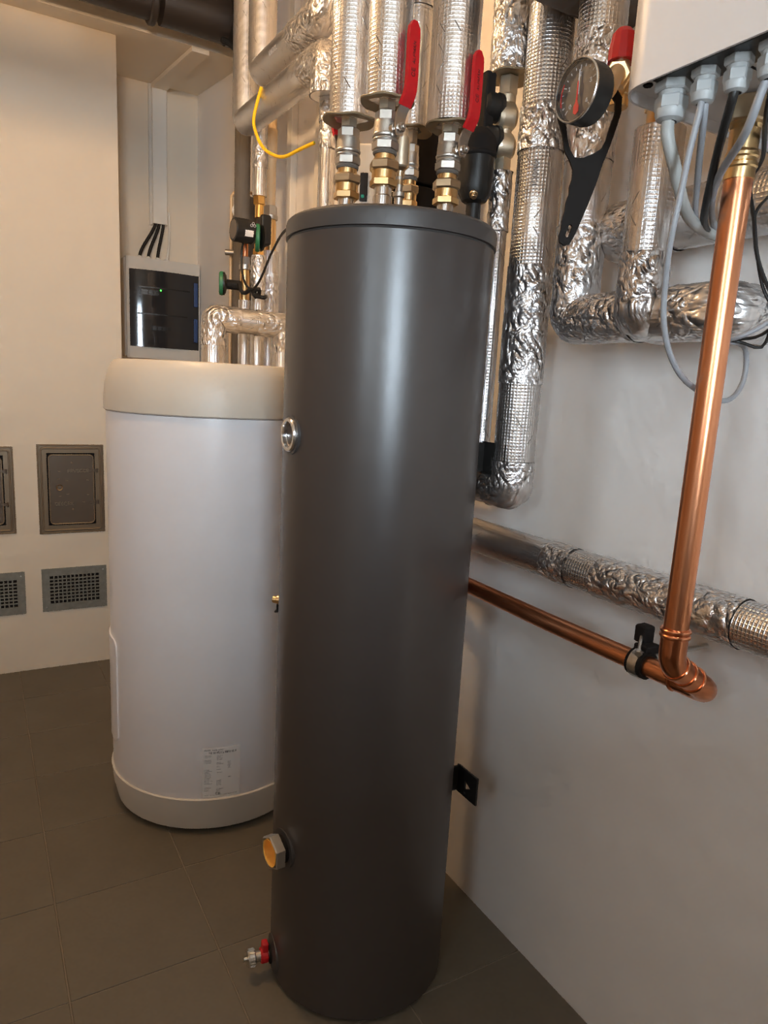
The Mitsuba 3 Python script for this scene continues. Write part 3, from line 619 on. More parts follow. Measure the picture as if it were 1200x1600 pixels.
# the riser beside the separator
PX, PY = 1.0, 1.29
k = thing('insulated_pipe', 'crumpled foil-lagged pipe with end collar right of the dirt separator', 'pipe', 'foil-lagged pipes on the right wall')
foil(k + '__jacket', [(PX, PY, 2.055), (PX, PY, 3.04)], .040, seed=6, amp=.0022, crush=[((PX, PY - .04, 2.12), .12)], crush_amp=.004)
collar(k, PX, PY, 2.050, .048, 6)
k = thing('pipe_union', 'matt brass angle unions behind the dirt separator', 'fitting')
part(k, 'tail', cat(hexnut(.021, 2.015, 2.052, pos=(PX, PY, 0)), rod(.018, 2.0, 2.02, pos=(PX, PY, 0))), 'm_champagne', 25)
part(k, 'body', cat(rod(.0145, 1.93, 2.01, pos=(PX, PY, 0)), lathe([(0, -.02), (.024, -.02), (.029, -.012), (.029, .012), (.02, .02), (0, .02)], 36, (PX, PY, 1.975), (1, -.3, 0)), lathe([(0, -.02), (.024, -.02), (.028, -.012), (.028, .012), (.02, .02), (0, .02)], 36, (PX, PY, 1.917), (1, -.3, 0))), 'm_champagne')
part(k, 'lower_nut', cat(hexnut(.019, 1.866, 1.895, pos=(PX, PY, 0)), rod(.015, 1.85, 1.93, pos=(PX, PY, 0))), 'm_champagne', 25)
k = thing('insulated_pipe', 'slim foil-lagged pipe squeezed between the dark tank and the thick pipe', 'pipe', 'foil-lagged pipes on the right wall')
foil(k, [(PX, PY, 1.235), (PX, PY, 1.868)], .0215, seed=7, amp=.0014, crush=[((PX, PY, 1.82), .06)], n=40)
# thick riser with mitred foot
k = thing('insulated_pipe', 'thick foil-lagged pipe down the right wall, mitred at its foot beside the dark tank', 'pipe', 'foil-lagged pipes on the right wall')
foil(k + '__jacket', [(1.03, 1.205, 2.16), (1.03, 1.205, 1.197), (1.03, 1.95, 1.197)], .0455, bend=.008, seed=8, crush=[((1.0, 1.17, 1.55), .10), ((1.03, 1.2, 1.20), .05), ((1.0, 1.16, 1.93), .035)])
def text_on_pipe(key, txt, h, r, ax, deg, z_top, mat='m_ink_grey', down=True):
    """lettering wrapped on an upright pipe, reading downwards"""
    m = meshkit.text_mesh(txt, h, .0005); v = m.vertices.copy()
    a = math.radians(deg) + (v[:, 1] / r)
    rr_ = r + .0012 + v[:, 2]
    m.vertices = np.stack([ax[0] + rr_ * np.cos(a), ax[1] + rr_ * np.sin(a), z_top - v[:, 0]], 1)
    part(key, 'lettering', m, mat, False)
text_on_pipe(k, 'KWOOL', .0105, .0455, (1.03, 1.205), 214, 1.868)
k = thing('insulated_pipe', 'dark crumpled foil pipe stub over the top of the thick wall pipe', 'pipe')
foil(k, [(.86, 1.115, 2.185), (XW, 1.115, 2.185)], .072, mat='m_dark_foil', seed=9, amp=.003)
# frame of pipes behind the gauge
k = thing('insulated_pipe', 'foil-lagged L-shaped pipe down the right wall, turning level behind the copper pipe', 'pipe', 'foil-lagged pipes on the right wall')
foil(k + '__jacket', [(1.03, 1.065, 3.04), (1.03, 1.065, 1.553), (1.03, .735, 1.550), (XW, .735, 1.550)], .0445, bend=.02, seed=10, amp=.0012, crush=[((1.0, 1.05, 1.62), .09), ((1.03, .745, 1.55), .06), ((1.0, 1.03, 1.95), .09), ((1.0, .98, 1.56), .07)])
m = meshkit.text_mesh('#04MUC70', .0085, .0004); v = m.vertices.copy()
a = math.radians(212) - 0 * v[:, 0]
aa = a - v[:, 1] / .0445; rr_ = .0445 + .0014 + v[:, 2]
m.vertices = np.stack([1.03 + rr_ * np.cos(aa), .815 - v[:, 0], 1.553 + rr_ * np.sin(aa)], 1)
part(k, 'lettering', m, 'm_ink', False)
k = thing('insulated_pipe', 'foil-lagged pipe hanging below the white wall unit, pointed at its foot', 'pipe', 'foil-lagged pipes on the right wall')
foil(k + '__jacket', [(1.0, .877, 1.842), (1.0, .877, 1.553), (1.07, .877, 1.545)], .0405, bend=.006, seed=12, amp=.0012, crush=[((.97, .85, 1.56), .07)])
part(k, 'tail', cat(rod(.024, 1.84, 1.90, pos=(1.0, .877, 0)), hexnut(.029, 1.87, 1.895, pos=(1.0, .877, 0))), 'm_brass', 25, text='brass tail')
k = thing('insulated_pipe', 'level foil-lagged pipe along the wall behind the cables', 'pipe', 'foil-lagged pipes on the right wall')
foil(k, [(XW, 1.03, 1.718), (1.082, 1.03, 1.718), (1.082, -.4, 1.718)], .050, bend=.05, seed=13, amp=.002, crush=[((1.05, 1.0, 1.72), .1)])
k = thing('insulated_pipe', 'long level foil-lagged pipe along the lower right wall above the copper pipe', 'pipe', 'foil-lagged pipes on the right wall')
foil(k, [(1.07, 2.4, 1.055), (1.07, -.5, 1.055)], .0405, seed=14, amp=.001, crush=[((1.03, .87, 1.055), .07), ((1.03, .72, 1.08), .06), ((1.03, 1.06, 1.055), .03)], crush_amp=.0035)

# ------------------------------------------------------------------ copper pipe run
CX, CY, HX, HZ = .880, .634, .980, .957
cp = thing('copper_pipe', 'bare copper pipe dropping from the white unit, elbowing behind the dark tank', 'pipe')
part(cp, 'riser', tube(rounded_path([(CX, CY, 1.045), (CX, CY, 1.70)], .02, .3), .0178, 40)[0], 'm_copper', 40)
part(cp, 'run', tube(rounded_path([(HX, .68, HZ), (HX, 1.3, HZ), (1.075, 1.55, HZ), (1.075, 2.6, HZ)], .02, .3), .0178, 40)[0], 'm_copper', 40)
ep = rounded_path([(CX, CY, 1.078), (CX, CY, 1.022), (HX, .628, HZ), (HX, .698, HZ)], .030, .004)
part(cp, 'elbow', tube(ep, .0196, 40)[0], 'm_copper_fitting', 40, text='press-fit copper elbow pair')
def bead(i, r=.0228, w=.0042):
    t = ep[min(i + 1, len(ep) - 1)] - ep[max(i - 1, 0)]; t /= np.linalg.norm(t)
    return lathe([(.017, -w), (r - .0015, -w), (r, -w * .4), (r, w * .4), (r - .0015, w), (.017, w)], 40, ep[i], t)
L_ = np.r_[0, np.cumsum(np.linalg.norm(np.diff(ep, axis=0), axis=1))]
for s_ in (.004, .013, .066, .092, .116, L_[-1] - .004): part(cp, 'press_bead', bead(int(np.argmin(abs(L_ - s_))), .0222, .0030), 'm_copper_fitting')
fit = part(cp, 'top_union', lathe([(0, 1.692), (.0192, 1.692), (.0192, 1.705), (.021, 1.707), (.021, 1.711), (.0192, 1.713), (.0192, 1.717), (.021, 1.719), (.021, 1.723), (.0185, 1.727), (.0185, 1.752), (.0212, 1.756), (.0212, 1.762), (0, 1.762)], 40, (CX, CY, 0)), 'm_brass', text='brass press union')
part(fit, 'nut', cat(hexnut(.027, 1.760, 1.79, pos=(CX, CY, 0))), 'm_bronze', 25)
cl = thing('pipe_clamp', 'rubber-lined steel pipe clamp holding the level copper pipe', 'clamp')
yc = .765
part(cl, 'rubber_lining', cat(washer(.0178, .024, -.016, .016, pos=(HX, yc, HZ), d=(0, 1, 0)), rbox(HX - .006, HX + .03, yc - .014, yc + .016, HZ + .018, HZ + .034, .004), rbox(HX + .008, HX + .034, yc + .004, yc + .030, HZ + .03, HZ + .062, .005)), 'm_black_matt')
part(cl, 'steel_band', washer(.0238, .0262, -.009, .009, pos=(HX, yc, HZ), d=(0, 1, 0)), 'm_zinc')
part(cl, 'screw', cat(rod(.003, -.02, .024, n=12, pos=(HX - .006, yc + .002, HZ + .034), d=(.7, .5, .4)), hexnut(.007, -.024, -.016, pos=(HX - .006, yc + .002, HZ + .034), d=(.7, .5, .4))), 'm_zinc')
part(cl, 'threaded_rod', rod(.0045, 0, XW - HX - .018, n=14, pos=(HX + .02, yc - .008, HZ + .012), d=(1, 0, 0)), 'm_zinc', text='threaded rod into the wall')

# ------------------------------------------------------------------ white wall unit, glands, cables
un = thing('wall_unit', 'white wall-hung indoor unit cut off by the top right corner', 'appliance')
UX, UY, UZ = .72, .717, 1.780
plan = sbox(UX + .05, -.9, XW - .05, UY - .05).buffer(.05, 12)
casing = trimesh.creation.extrude_polygon(plan, .78, engine='earcut'); casing.apply_translation((0, 0, UZ + .014))
part(un, 'casing', casing, 'm_white_enamel', 30)
skirt = trimesh.creation.extrude_polygon(plan.difference(plan.buffer(-.0035)), .0145, engine='earcut'); skirt.apply_translation((0, 0, UZ))
part(un, 'skirt', skirt, 'm_white_enamel', 30)
for x, y in ((.755, .69), (.80, .70)): part(un, 'screw_hole', rod(.006, UZ + .0115, UZ + .0145, pos=(x, y, 0)), 'm_black_matt')
part(un, 'seam', box(UX + .01, XW - .01, .585, .587, UZ + .0125, UZ + .0142), 'm_black_matt', False)
part(un, 'gland_plate', rbox(.731, .786, .2, .665, UZ + .004, UZ + .0142, .002, 1), 'm_black', text='dark gland strip')
GL = [(.757, .652, 1.0, 'largest grey cable gland under the white unit, nearest its rounded corner'), (.757, .607, .76, 'grey cable gland with two thin grey cables'), (.759, .566, .76, 'grey cable gland with a black cable'), (.757, .524, .76, 'grey cable gland at the right edge of the photo')]
for x, y, s, txt in GL:
    k = thing('cable_gland', txt, 'cable gland', 'cable glands under the white unit')
    z = UZ + .006; g = .0185 * s; h = .86 * s ** .6
    part(k, 'base_nut', hexnut(g * 1.14, z - .015 * h, z, .002, pos=(x, y, 0), turn=.3), 'm_gland', 25)
    part(k, 'neck', rod(g * .86, z - .022 * h, z - .012 * h, pos=(x, y, 0)), 'm_gland')
    part(k, 'cap_nut', cat(hexnut(g * 1.06, z - .040 * h, z - .020 * h, .0025, pos=(x, y, 0), turn=.1), lathe([(0, z - .053 * h), (g * .55, z - .053 * h), (g * .85, z - .050 * h), (g * .97, z - .044 * h), (g * .97, z - .038 * h), (0, z - .038 * h)], 32, (x, y, 0))), 'm_gland', 25)
    part(k, 'bore', rod(g * .5, z - .0535 * h, z - .051 * h, pos=(x, y, 0)), 'm_black_matt')
CB = [
    ('thick light grey cable from the largest gland sweeping behind the copper pipe', .0078, 'm_cable_lightgrey', [(.757, .652, 1.745), (.757, .651, 1.723), (.775, .651, 1.694), (.807, .661, 1.664), (.884, .696, 1.650), (.990, .741, 1.657), (1.03, .757, 1.662), (1.04, .733, 1.659)]),
    ('long thin grey cable looping below the level pipe behind the copper pipe', .0040, 'm_cable_grey', [(.754, .607, 1.758), (.751, .605, 1.734), (.752, .612, 1.699), (.755, .619, 1.658), (.759, .629, 1.605), (.775, .643, 1.555), (.788, .649, 1.509), (.809, .651, 1.470), (.838, .652, 1.442), (.890, .665, 1.425), (.964, .690, 1.414), (1.003, .690, 1.411), (1.030, .690, 1.428), (1.039, .690, 1.453), (1.036, .690, 1.479), (1.020, .69, 1.496), (.985, .695, 1.498), (.975, .680, 1.500), (.985, .660, 1.508), (1.0, .640, 1.525), (1.01, .60, 1.55)]),
    ('short thin grey cable right of the long one from the same gland', .0042, 'm_cable_grey', [(.760, .607, 1.758), (.762, .606, 1.737), (.787, .625, 1.712), (.826, .654, 1.681), (.867, .684, 1.658), (.906, .707, 1.651), (1.0, .755, 1.660), (1.02, .762, 1.662)]),
    ('black cable bending down from its grey gland beside the copper pipe', .0052, 'm_black', [(.759, .566, 1.758), (.757, .567, 1.742), (.782, .593, 1.717), (.833, .639, 1.687), (.870, .671, 1.664), (.904, .696, 1.653), (.956, .725, 1.653), (1.02, .757, 1.661)]),
    ('grey cable crossing before the copper pipe at the right edge', .0048, 'm_cable_grey', [(.757, .524, 1.758), (.756, .531, 1.740), (.762, .545, 1.710), (.792, .582, 1.696), (.832, .628, 1.686), (.880, .670, 1.672), (.943, .711, 1.663), (1.02, .752, 1.671)]),
]
for txt, r, mt, pts in CB:
    k = thing('signal_cable', txt, 'cable'); wire(k, pts, r, mt)
for txt, r, pts in (('thin black wire hanging down right of the copper pipe', .0030, [(.81, .553, 1.785), (.889, .612, 1.743), (.965, .665, 1.735), (1.0, .70, 1.722), (1.005, .690, 1.676), (1.005, .679, 1.631), (1.012, .667, 1.594), (1.027, .650, 1.558), (1.05, .62, 1.52)]),
                    ('thin black wire coming in from the right edge and joining the hanging one', .0024, [(1.03, .66, 1.735), (1.013, .680, 1.702), (1.012, .693, 1.683), (1.013, .690, 1.651), (1.017, .681, 1.614), (1.021, .670, 1.578), (1.033, .657, 1.550), (1.06, .62, 1.51)]),
                    ('thin black wire from under the level pipe end, straighter of two', .0024, [(.978, .700, 1.497), (.992, .693, 1.500), (1.006, .682, 1.503), (1.016, .665, 1.506), (1.015, .645, 1.517), (1.002, .62, 1.527), (.99, .59, 1.53)]),
                    ('thin black wire from under the level pipe end, sagging one', .0024, [(.995, .692, 1.500), (1.008, .683, 1.498), (1.015, .671, 1.493), (1.023, .660, 1.491), (1.022, .652, 1.502), (1.018, .645, 1.518), (1.006, .618, 1.532)])):
    k = thing('thin_wire', txt, 'wire'); wire(k, pts, r, 'm_black', 8)

# ------------------------------------------------------------------ pressure gauge, safety valve, spanner
gp_, gd = np.array([.708, .768, 1.800]), np.array([-1.0, .0, .0])
k = thing('pressure_gauge', 'round black pressure gauge with red needle left of the white unit', 'gauge')
part(k, 'case', lathe([(0, -.034), (.030, -.034), (.037, -.030), (.0385, -.024), (.0385, .0), (.0375, .002), (.036, .0), (.036, -.006), (0, -.006)], 56, gp_, gd), 'm_black')
part(k, 'dial', rod(.0358, -.0062, -.0055, n=48, pos=gp_, d=gd), 'm_dial')
part(k, 'bezel', lathe([(.0368, -.001), (.0388, -.001), (.0390, .001), (.0378, .002), (.0368, .0015)], 56, gp_, gd), 'm_chrome', text='thin bright rim')
part(k, 'glass', lathe([(.0363, .001), (.02, .0032), (0, .004)], 48, gp_, gd), 'm_glass')
GM = np.eye(4); GM[:3, 0] = (0, -1, 0); GM[:3, 1] = (0, 0, 1); GM[:3, 2] = (-1, 0, 0); GM[:3, 3] = gp_ + gd * -.0054
tick = []
for i in range(17):
    a = math.radians(225 - i * 270 / 16); c_, s_ = math.cos(a), math.sin(a)
    L0 = .026 if i % 4 == 0 else .0285
    tick.append(prism(Polygon([(L0 * c_ - .0006 * s_, L0 * s_ + .0006 * c_), (.032 * c_ - .0006 * s_, .032 * s_ + .0006 * c_), (.032 * c_ + .0006 * s_, .032 * s_ - .0006 * c_), (L0 * c_ + .0006 * s_, L0 * s_ - .0006 * c_)]), .0004, GM))
for i in range(5):
    a = math.radians(225 - i * 270 / 4); m = meshkit.text_mesh(str(i), .0055, .0004)
    m.apply_translation((.021 * math.cos(a) - .002, .021 * math.sin(a) - .0027, 0)); tick.append(moved(m, GM))
part(k, 'scale', cat(*tick), 'm_mark', False)
arc = lambda a0, a1: prism(Polygon([(r_ * math.cos(math.radians(q)), r_ * math.sin(math.radians(q))) for r_, seq in ((.0345, np.linspace(a0, a1, 16)), (.0325, np.linspace(a1, a0, 16))) for q in seq]), .0004, GM)
part(k, 'red_zone', cat(arc(-45, 10), arc(150, 200)), 'm_red', False)
part(k, 'needle', prism(Polygon([(-.0012, -.004), (.0012, -.004), (.0006, .026), (-.0006, .026)]), .001, GM @ np.array([[1, 0, 0, 0], [0, 1, 0, 0], [0, 0, 1, .0015], [0, 0, 0, 1.0]])), 'm_mark', False)
part(k, 'red_pointer', prism(Polygon([(-.0045, -.026), (-.0045, -.019), (-.0012, -.012), (-.0007, .012), (.0007, .012), (.0012, -.012), (.0045, -.019), (.0045, -.026), (0, -.029)]), .001, GM @ np.array([[1, 0, 0, 0], [0, 1, 0, 0], [0, 0, 1, .0026], [0, 0, 0, 1.0]])), 'm_red', False, text='red set pointer')
k = thing('safety_valve', 'brass safety valve with red cap half hidden behind the white unit', 'valve')
VX, VY = .912, .893
part(k, 'body', cat(rod(.017, 1.86, 1.915, pos=(VX, VY, 0)), hexnut(.023, 1.875, 1.90, pos=(VX, VY, 0)), tube(rounded_path([(.742, .768, 1.805), (.77, .775, 1.815), (.83, .82, 1.868), (VX, VY, 1.885)], .03, .008), .012, 20)[0], lathe([(0, -.014), (.017, -.014), (.020, -.006), (.020, .01), (0, .012)], 6, (.845, .832, 1.872), (.75, .66, .2))), 'm_brass', 25)
part(k, 'bonnet', lathe([(0, 1.91), (.014, 1.91), (.014, 1.93), (0, 1.93)], 24, (VX, VY, 0)), 'm_bronze')
part(k, 'cap', lathe([(0, 1.926), (.022, 1.926), (.022, 1.94), (.018, 1.965), (.011, 1.973), (0, 1.974)], 12, (VX, VY, 0)), 'm_red', 20, text='red plastic cap')
outer = [(-.035, .0884), (-.0268, .0686), (-.0221, .0485), (-.0126, .0342), (-.008, .0245), (-.0076, .0121), (-.0108, .002), (-.0098, -.0064), (-.0135, -.0191), (-.0136, -.0301), (-.0166, -.0429), (-.0161, -.0531), (-.0188, -.0618), (-.0171, -.0703), (-.0093, -.075), (-.0023, -.0721), (.0022, -.0633), (.0079, -.0485), (.0175, -.0201), (.0268, .0097), (.0322, .0332), (.0394, .0557), (.045, .0764), (.0502, .0993), (.049, .118), (.036, .134), (.012, .141), (-.014, .134), (-.031, .116)]
inner = [(.0415, .098), (.0366, .08), (.0331, .0636), (.0282, .0527), (.0174, .0456), (.0046, .04), (-.0069, .0394), (-.0141, .0489), (-.0192, .0633), (-.0224, .077), (-.0260, .089), (-.0235, .108), (-.010, .124), (.010, .131), (.030, .125), (.0405, .112)]
sp = Polygon(outer).buffer(.002).buffer(-.002).difference(Polygon(inner)).difference(Polygon([(-.0071, -.0612), (-.0038, -.0491)]).buffer(.0022) if False else sbox(-.0015, -.0065, .0015, .0065).buffer(.0012))
sp = Polygon(outer, [inner]).buffer(.0015).buffer(-.0015)
from shapely.geometry import LineString
sp = sp.difference(LineString([(-.0071, -.0612), (-.0038, -.0491)]).buffer(.0024))
SC = 1.06
from shapely import affinity
sp = affinity.scale(sp, SC, SC, origin=(0, 0))
k = thing('filter_spanner', 'flat black plastic ring spanner hanging below the pressure gauge', 'spanner')
SM = plane_frame((.782, .829, 1.703), np.array([.868, -.497, 0]), np.array([0, 0, 1.0]))
put(k, prism(sp, .005, SM), 'm_black_matt', 25)

# ------------------------------------------------------------------ pipework in the far corner, left of the dark tank
k = thing('insulated_pipe', 'foil-lagged pipe from the ceiling turning towards the viewer, upper of the slanting pair', 'pipe', 'slanting foil-lagged pipes in the corner')
foil(k + '__jacket', [(.905, 2.53, 3.04), (.905, 2.53, 2.435), (.905, 2.02, 2.425), (.905, 2.02, 3.04)], .047, bend=.035, seed=21, amp=.0014, crush=[((.88, 2.05, 2.44), .13)], crush_amp=.006)
m = meshkit.text_mesh('KWOOL', .013, .0004); v = m.vertices.copy(); aa = math.radians(205) - v[:, 1] / .047; rr_ = .0485 + v[:, 2]
m.vertices = np.stack([.905 + rr_ * np.cos(aa), 2.34 - v[:, 0], 2.432 + rr_ * np.sin(aa)], 1); part(k, 'lettering', m, 'm_ink_grey', False)
k = thing('insulated_pipe', 'foil-lagged pipe from the ceiling turning towards the viewer, lower of the slanting pair', 'pipe', 'slanting foil-lagged pipes in the corner')
foil(k, [(.905, 2.695, 3.04), (.905, 2.695, 2.325), (.905, 1.99, 2.305), (.905, 1.99, 2.20)], .0475, bend=.03, seed=22, amp=.0014, crush=[((.88, 2.0, 2.30), .1)], crush_amp=.005)
k = thing('insulated_pipe', 'slim foil-lagged pipe dropping behind the left ball valve', 'pipe', 'slim foil-lagged pipes in the corner')
foil(k, [(.93, 2.03, 2.27), (.93, 2.03, 1.62), (1.0, 2.03, 1.55), (XW, 2.03, 1.55)], .025, seed=23, amp=.0012, crush=[((.93, 2.03, 2.22), .06), ((.93, 2.03, 2.10), .02)], n=36)
k = thing('earth_wire', 'yellow-green earth wire looping below the slanting foil pipes', 'wire')
yw = [(.862, 2.415, 2.345), (.852, 2.407, 2.317), (.840, 2.398, 2.280), (.827, 2.383, 2.231), (.827, 2.362, 2.191), (.834, 2.338, 2.154), (.841, 2.291, 2.119), (.855, 2.254, 2.100), (.865, 2.198, 2.087), (.878, 2.144, 2.091), (.890, 2.105, 2.096), (.905, 2.07, 2.102)]
wire(k + '__core', yw, .0052, 'm_yellow')
gs = spline(yw)[-34:]
part(k, 'green_stripe', tube(gs + np.array([-.0008, -.0028, .0004]), .0032, 8)[0], 'm_stripe_green', 40, text='green stripe')
# middle column: slim pipe, circulation pump, lagged pipe below
QX, QY = .95, 2.66
k = thing('insulated_pipe', 'slim foil-lagged pipe pinched in the middle above the circulation pump', 'pipe', 'slim foil-lagged pipes in the corner')
foil(k, [(QX, QY, 2.075), (QX, QY, 2.33)], .026, seed=24, amp=.0022, crush=[((QX, QY - .02, 2.21), .03)], crush_amp=.007, n=36)
pm = thing('circulation_pump', 'black circulation pump with green ring and white sticker, upper of two', 'pump')
part(pm, 'pipe_union', cat(hexnut(.023, 2.045, 2.076, pos=(QX, QY, 0)), rod(.016, 2.0, 2.05, pos=(QX, QY, 0))), 'm_brass_bright', 25)
part(pm, 'volute', cat(rbox(QX - .002, QX + .04, QY - .03, QY + .03, 1.905, 2.012, .01), lathe([(0, 0), (.03, 0), (.046, .006), (.046, .012), (0, .012)], 36, (QX + .01, QY - .025, 1.926), (-1, 0, 0))), 'm_black')
part(pm, 'lower_union', cat(rod(.016, 1.86, 1.91, pos=(QX, QY, 0)), hexnut(.022, 1.868, 1.89, pos=(QX, QY, 0))), 'm_brass_bright', 25)
part(pm, 'green_ring', lathe([(0, 0), (.046, 0), (.049, .003), (.049, .011), (.046, .015), (0, .015)], 48, (QX - .006, QY - .024, 1.926), (-.955, .295, 0)), 'm_green', text='green ring')
part(pm, 'motor', lathe([(0, .03), (.040, .03), (.042, .034), (.042, .098), (.040, .102), (0, .102)], 48, (QX - .004, QY - .02, 1.942), (-1, -.05, 0)), 'm_black')
part(pm, 'end_disc', rod(.034, .1015, .1035, n=40, pos=(QX - .004, QY - .02, 1.942), d=(-1, -.05, 0)), 'm_foam')
def on_motor(x0, x1, a0, a1, name, mat):
    xs, an = np.linspace(x0, x1, 3), np.radians(np.linspace(a0, a1, 8))
    V = np.array([(x, QY - .02 - .05 * (.946 - x) + .0427 * math.cos(q), 1.942 + .0427 * math.sin(q)) for x in xs for q in an]); F = []
    for i in range(2):
        for j in range(7):
            b = i * 8 + j; F += [(b, b + 1, b + 9), (b, b + 9, b + 8)]
    part(pm, name, trimesh.Trimesh(V, np.array(F), process=False), mat, True)
on_motor(.876, .908, 184, 214, 'sticker', 'm_paper')
for dx, dz in ((0, .006), (-.006, -.002), (.006, -.002)):
    part(pm, 'symbol', washer(.0035, .005, 0, .0008, 20, pos=(.905 + dx, QY - .0650, 1.958 + dz), d=(0, -1, .15)), 'm_mark')
k = thing('insulated_pipe', 'foil-lagged pipe below the upper circulation pump', 'pipe', 'slim foil-lagged pipes in the corner')
foil(k, [(QX, QY, 0.0), (QX, QY, 1.868)], .0255, seed=25, amp=.0018, crush=[((QX, QY, 1.80), .05)], n=36)
# right column: tan plastic pipe, union, lagged pipe
BX, BY = 1.03, 2.755
k = thing('plastic_pipe', 'tan plastic pipe with a sleeve beside the upper circulation pump', 'pipe')
part(k, 'pipe', rod(.0175, 2.07, 2.60, pos=(BX, BY, 0)), 'm_tan')
part(k, 'sleeve', rod(.0205, 2.24, 2.345, pos=(BX, BY, 0)), 'm_tan')
k = thing('pipe_union', 'nickel and brass pipe union under the tan plastic pipe', 'fitting')
part(k, 'nut', cat(hexnut(.0265, 2.035, 2.072, pos=(BX, BY, 0)), rod(.028, 2.022, 2.038, pos=(BX, BY, 0))), 'm_nickel', 25)
part(k, 'tail', lathe([(0, 1.9), (.0245, 1.9), (.0225, 1.93), (.0225, 2.0), (.02, 2.024), (0, 2.024)], 32, (BX, BY, 0)), 'm_brass')
k = thing('insulated_pipe', 'foil-lagged pipe below the union on the tan plastic pipe', 'pipe', 'slim foil-lagged pipes in the corner')
foil(k, [(BX, BY, 0.0), (BX, BY, 1.905)], .036, seed=26, amp=.0014, crush=[((BX, BY - .03, 1.75), .06)], n=40)
# left column: second pump and union
SX, SY = .925, 2.74
k = thing('pipe_union', 'nickel and brass pipe union beside the lower circulation pump', 'fitting')
part(k, 'pipe', rod(.012, 1.86, 2.0, pos=(SX, SY, 0)), 'm_copper')
part(k, 'nut', cat(hexnut(.021, 1.84, 1.87, pos=(SX, SY, 0)), rod(.0225, 1.822, 1.842, pos=(SX, SY, 0))), 'm_nickel', 25)
part(k, 'tail', lathe([(0, 1.70), (.019, 1.70), (.019, 1.80), (.016, 1.825), (0, 1.825)], 32, (SX, SY, 0)), 'm_brass')
k = thing('insulated_pipe', 'foil-lagged pipe below the union beside the lower circulation pump', 'pipe', 'slim foil-lagged pipes in the corner')
foil(k, [(SX, SY, 0.0), (SX, SY, 1.71)], .024, seed=27, amp=.0016, n=36)
pm2 = thing('circulation_pump', 'black circulation pump with green face, lower of two', 'pump')
part(pm2, 'neck', cat(rod(.018, .018, .085, pos=(SX, SY, 1.762), d=(-1, -.06, 0)), lathe([(0, .075), (.030, .080), (.042, .086), (.042, .092), (0, .092)], 40, (SX, SY - .035, 1.762), (-.955, .295, 0))), 'm_black')
part(pm2, 'green_face', lathe([(0, .092), (.043, .092), (.044, .096), (.042, .104), (.036, .107), (0, .107)], 48, (SX, SY - .035, 1.762), (-.955, .295, 0)), 'm_green', text='green face')
k = thing('pump_cable', 'thin black cable drooping from the upper pump to the dark tank', 'cable')
wire(k, [(.883, 2.640, 1.899), (.883, 2.655, 1.864), (.882, 2.644, 1.802), (.882, 2.60, 1.751), (.892, 2.571, 1.732), (.903, 2.560, 1.739), (.911, 2.504, 1.780), (.915, 2.453, 1.828), (.917, 2.401, 1.863), (.898, 2.295, 1.880), (.881, 2.186, 1.882), (.87, 2.0, 1.87)], .0042, 'm_black', 8)
k = thing('cable_coil', 'bunched black cable under the lower circulation pump', 'cable')
wire(k, [(.887, 2.69, 1.762), (.880, 2.66, 1.744), (.888, 2.63, 1.724), (.902, 2.60, 1.735), (.905, 2.58, 1.718), (.915, 2.575, 1.708), (.92, 2.56, 1.722), (.912, 2.55, 1.735), (.905, 2.57, 1.722), (.92, 2.54, 1.705), (.94, 2.55, 1.71)], .0075, 'm_black', 8)
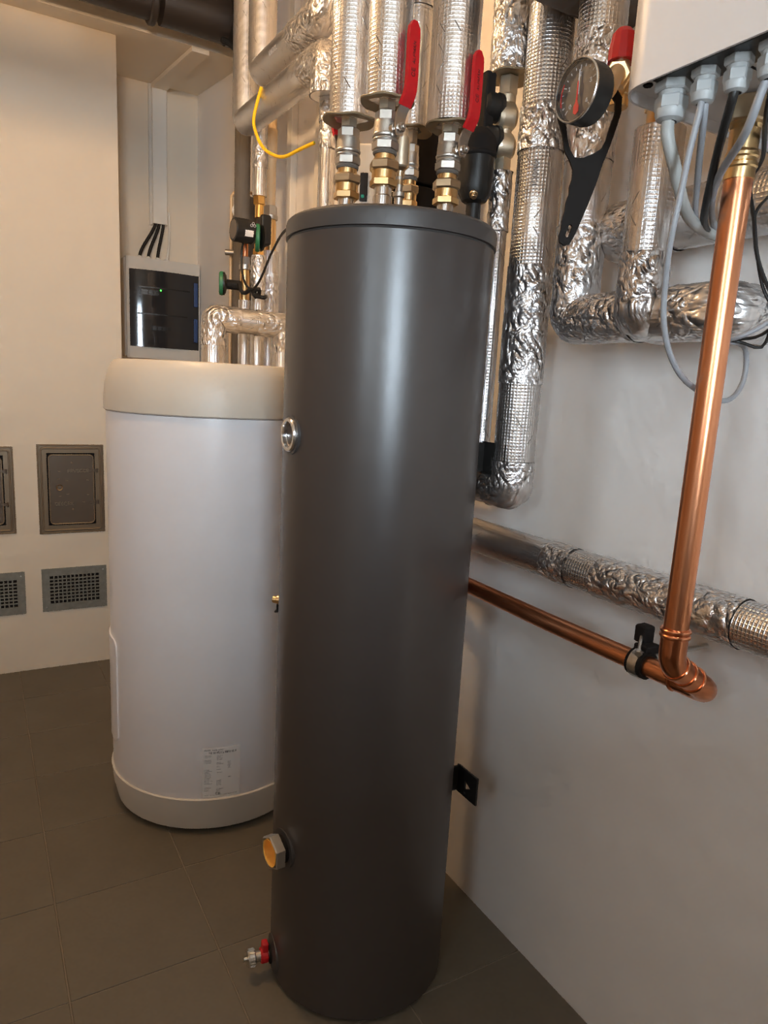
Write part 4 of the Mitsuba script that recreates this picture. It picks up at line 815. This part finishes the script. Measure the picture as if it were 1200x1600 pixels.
# grey lagged riser and a dark one behind
k = thing('lagged_pipe', 'dark grey foam-lagged pipe rising behind the circulation pumps', 'pipe')
put(k, rod(.032, 0.0, 3.05, .003, pos=(1.0, 3.01, 0)), 'm_foam', 30)
k = thing('expansion_vessel', 'dark grey round-topped vessel in the corner behind the pumps', 'vessel')
part(k, 'shell', lathe([(0, 0.0), (.06, 0.0), (.06, 2.10), (.052, 2.15), (.03, 2.19), (0, 2.20)], 40, (1.075, 3.17, 0)), 'm_foam')
part(k, 'plate', rod(.03, 0, .004, pos=(1.02, 3.115, 2.12), d=(-.7, -.7, 0)), 'm_white_plastic')
k = thing('copper_tube', 'thin tan tube bent over at the top at the corner of the wall', 'pipe')
put(k, tube(rounded_path([(1.015, 3.20, 0.0), (1.015, 3.20, 2.205), (1.06, 3.20, 2.22), (XW, 3.2, 2.22)], .025, .02), .0065, 14)[0], 'm_tan', 40)
k = thing('tube_clip', 'small chrome clip on the thin tan tube', 'clip')
put(k, rod(.013, -.02, .02, n=20, pos=(1.005, 3.18, 1.955), d=(.87, -.5, 0)), 'm_nickel')
# insulated loop standing on the white tank
k = thing('insulated_pipe', 'foil-lagged square bend standing on top of the white tank', 'pipe')
foil(k, [(.705, 2.40, 1.449), (.705, 2.40, 1.605), (.955, 2.40, 1.600), (.955, 2.40, 1.44)], .041, bend=.012, seed=28, amp=.0016, crush=[((.7, 2.37, 1.61), .07), ((.95, 2.37, 1.6), .08)], crush_amp=.003)
for i, (y, w) in enumerate(((2.52, .06), (2.80, .045))):
    k = thing('cable_trunking', ('wider', 'narrower')[i] + ' cream trunking on the right wall behind the yellow-green wire', 'trunking')
    put(k, rbox(XW - .028, XW, y - w / 2, y + w / 2, .9, 2.95, .003, 2), 'm_white_plastic')
# pump group half hidden behind the valves
k = thing('pump_controller', 'white pump controller with black display glimpsed between two ball valves', 'controller')
KM = frame((.885, 1.70, 0), (-.45, -.89, 0))
cm = rbox(-.05, .045, 1.78, 2.0, -.05, .02, .008); rot = lambda m: moved(m, np.array([[.868, 0, -.45, .885], [-.497, 0, -.89, 1.70], [0, 1, 0, 0], [0, 0, 0, 1.0]]))
part(k, 'housing', rot(cm), 'm_white_plastic')
part(k, 'display', rot(rbox(-.012, .008, 1.862, 1.930, .018, .0225, .002, 1)), 'm_black')
part(k, 'indicator', rot(rod(.0045, 0.0225, .0235, n=16, pos=(-.004, 1.874, 0), d=(0, 0, 1))), 'm_teal')
k = thing('insulation_shell', 'black foam pump insulation shell seen behind the small valve', 'shell')
part(k, 'upper_half', rbox(.955, 1.06, 1.585, 1.70, 1.905, 2.06, .006), 'm_black_matt')
part(k, 'lower_half', rbox(.955, 1.06, 1.585, 1.70, 1.70, 1.90, .006), 'm_black_matt')
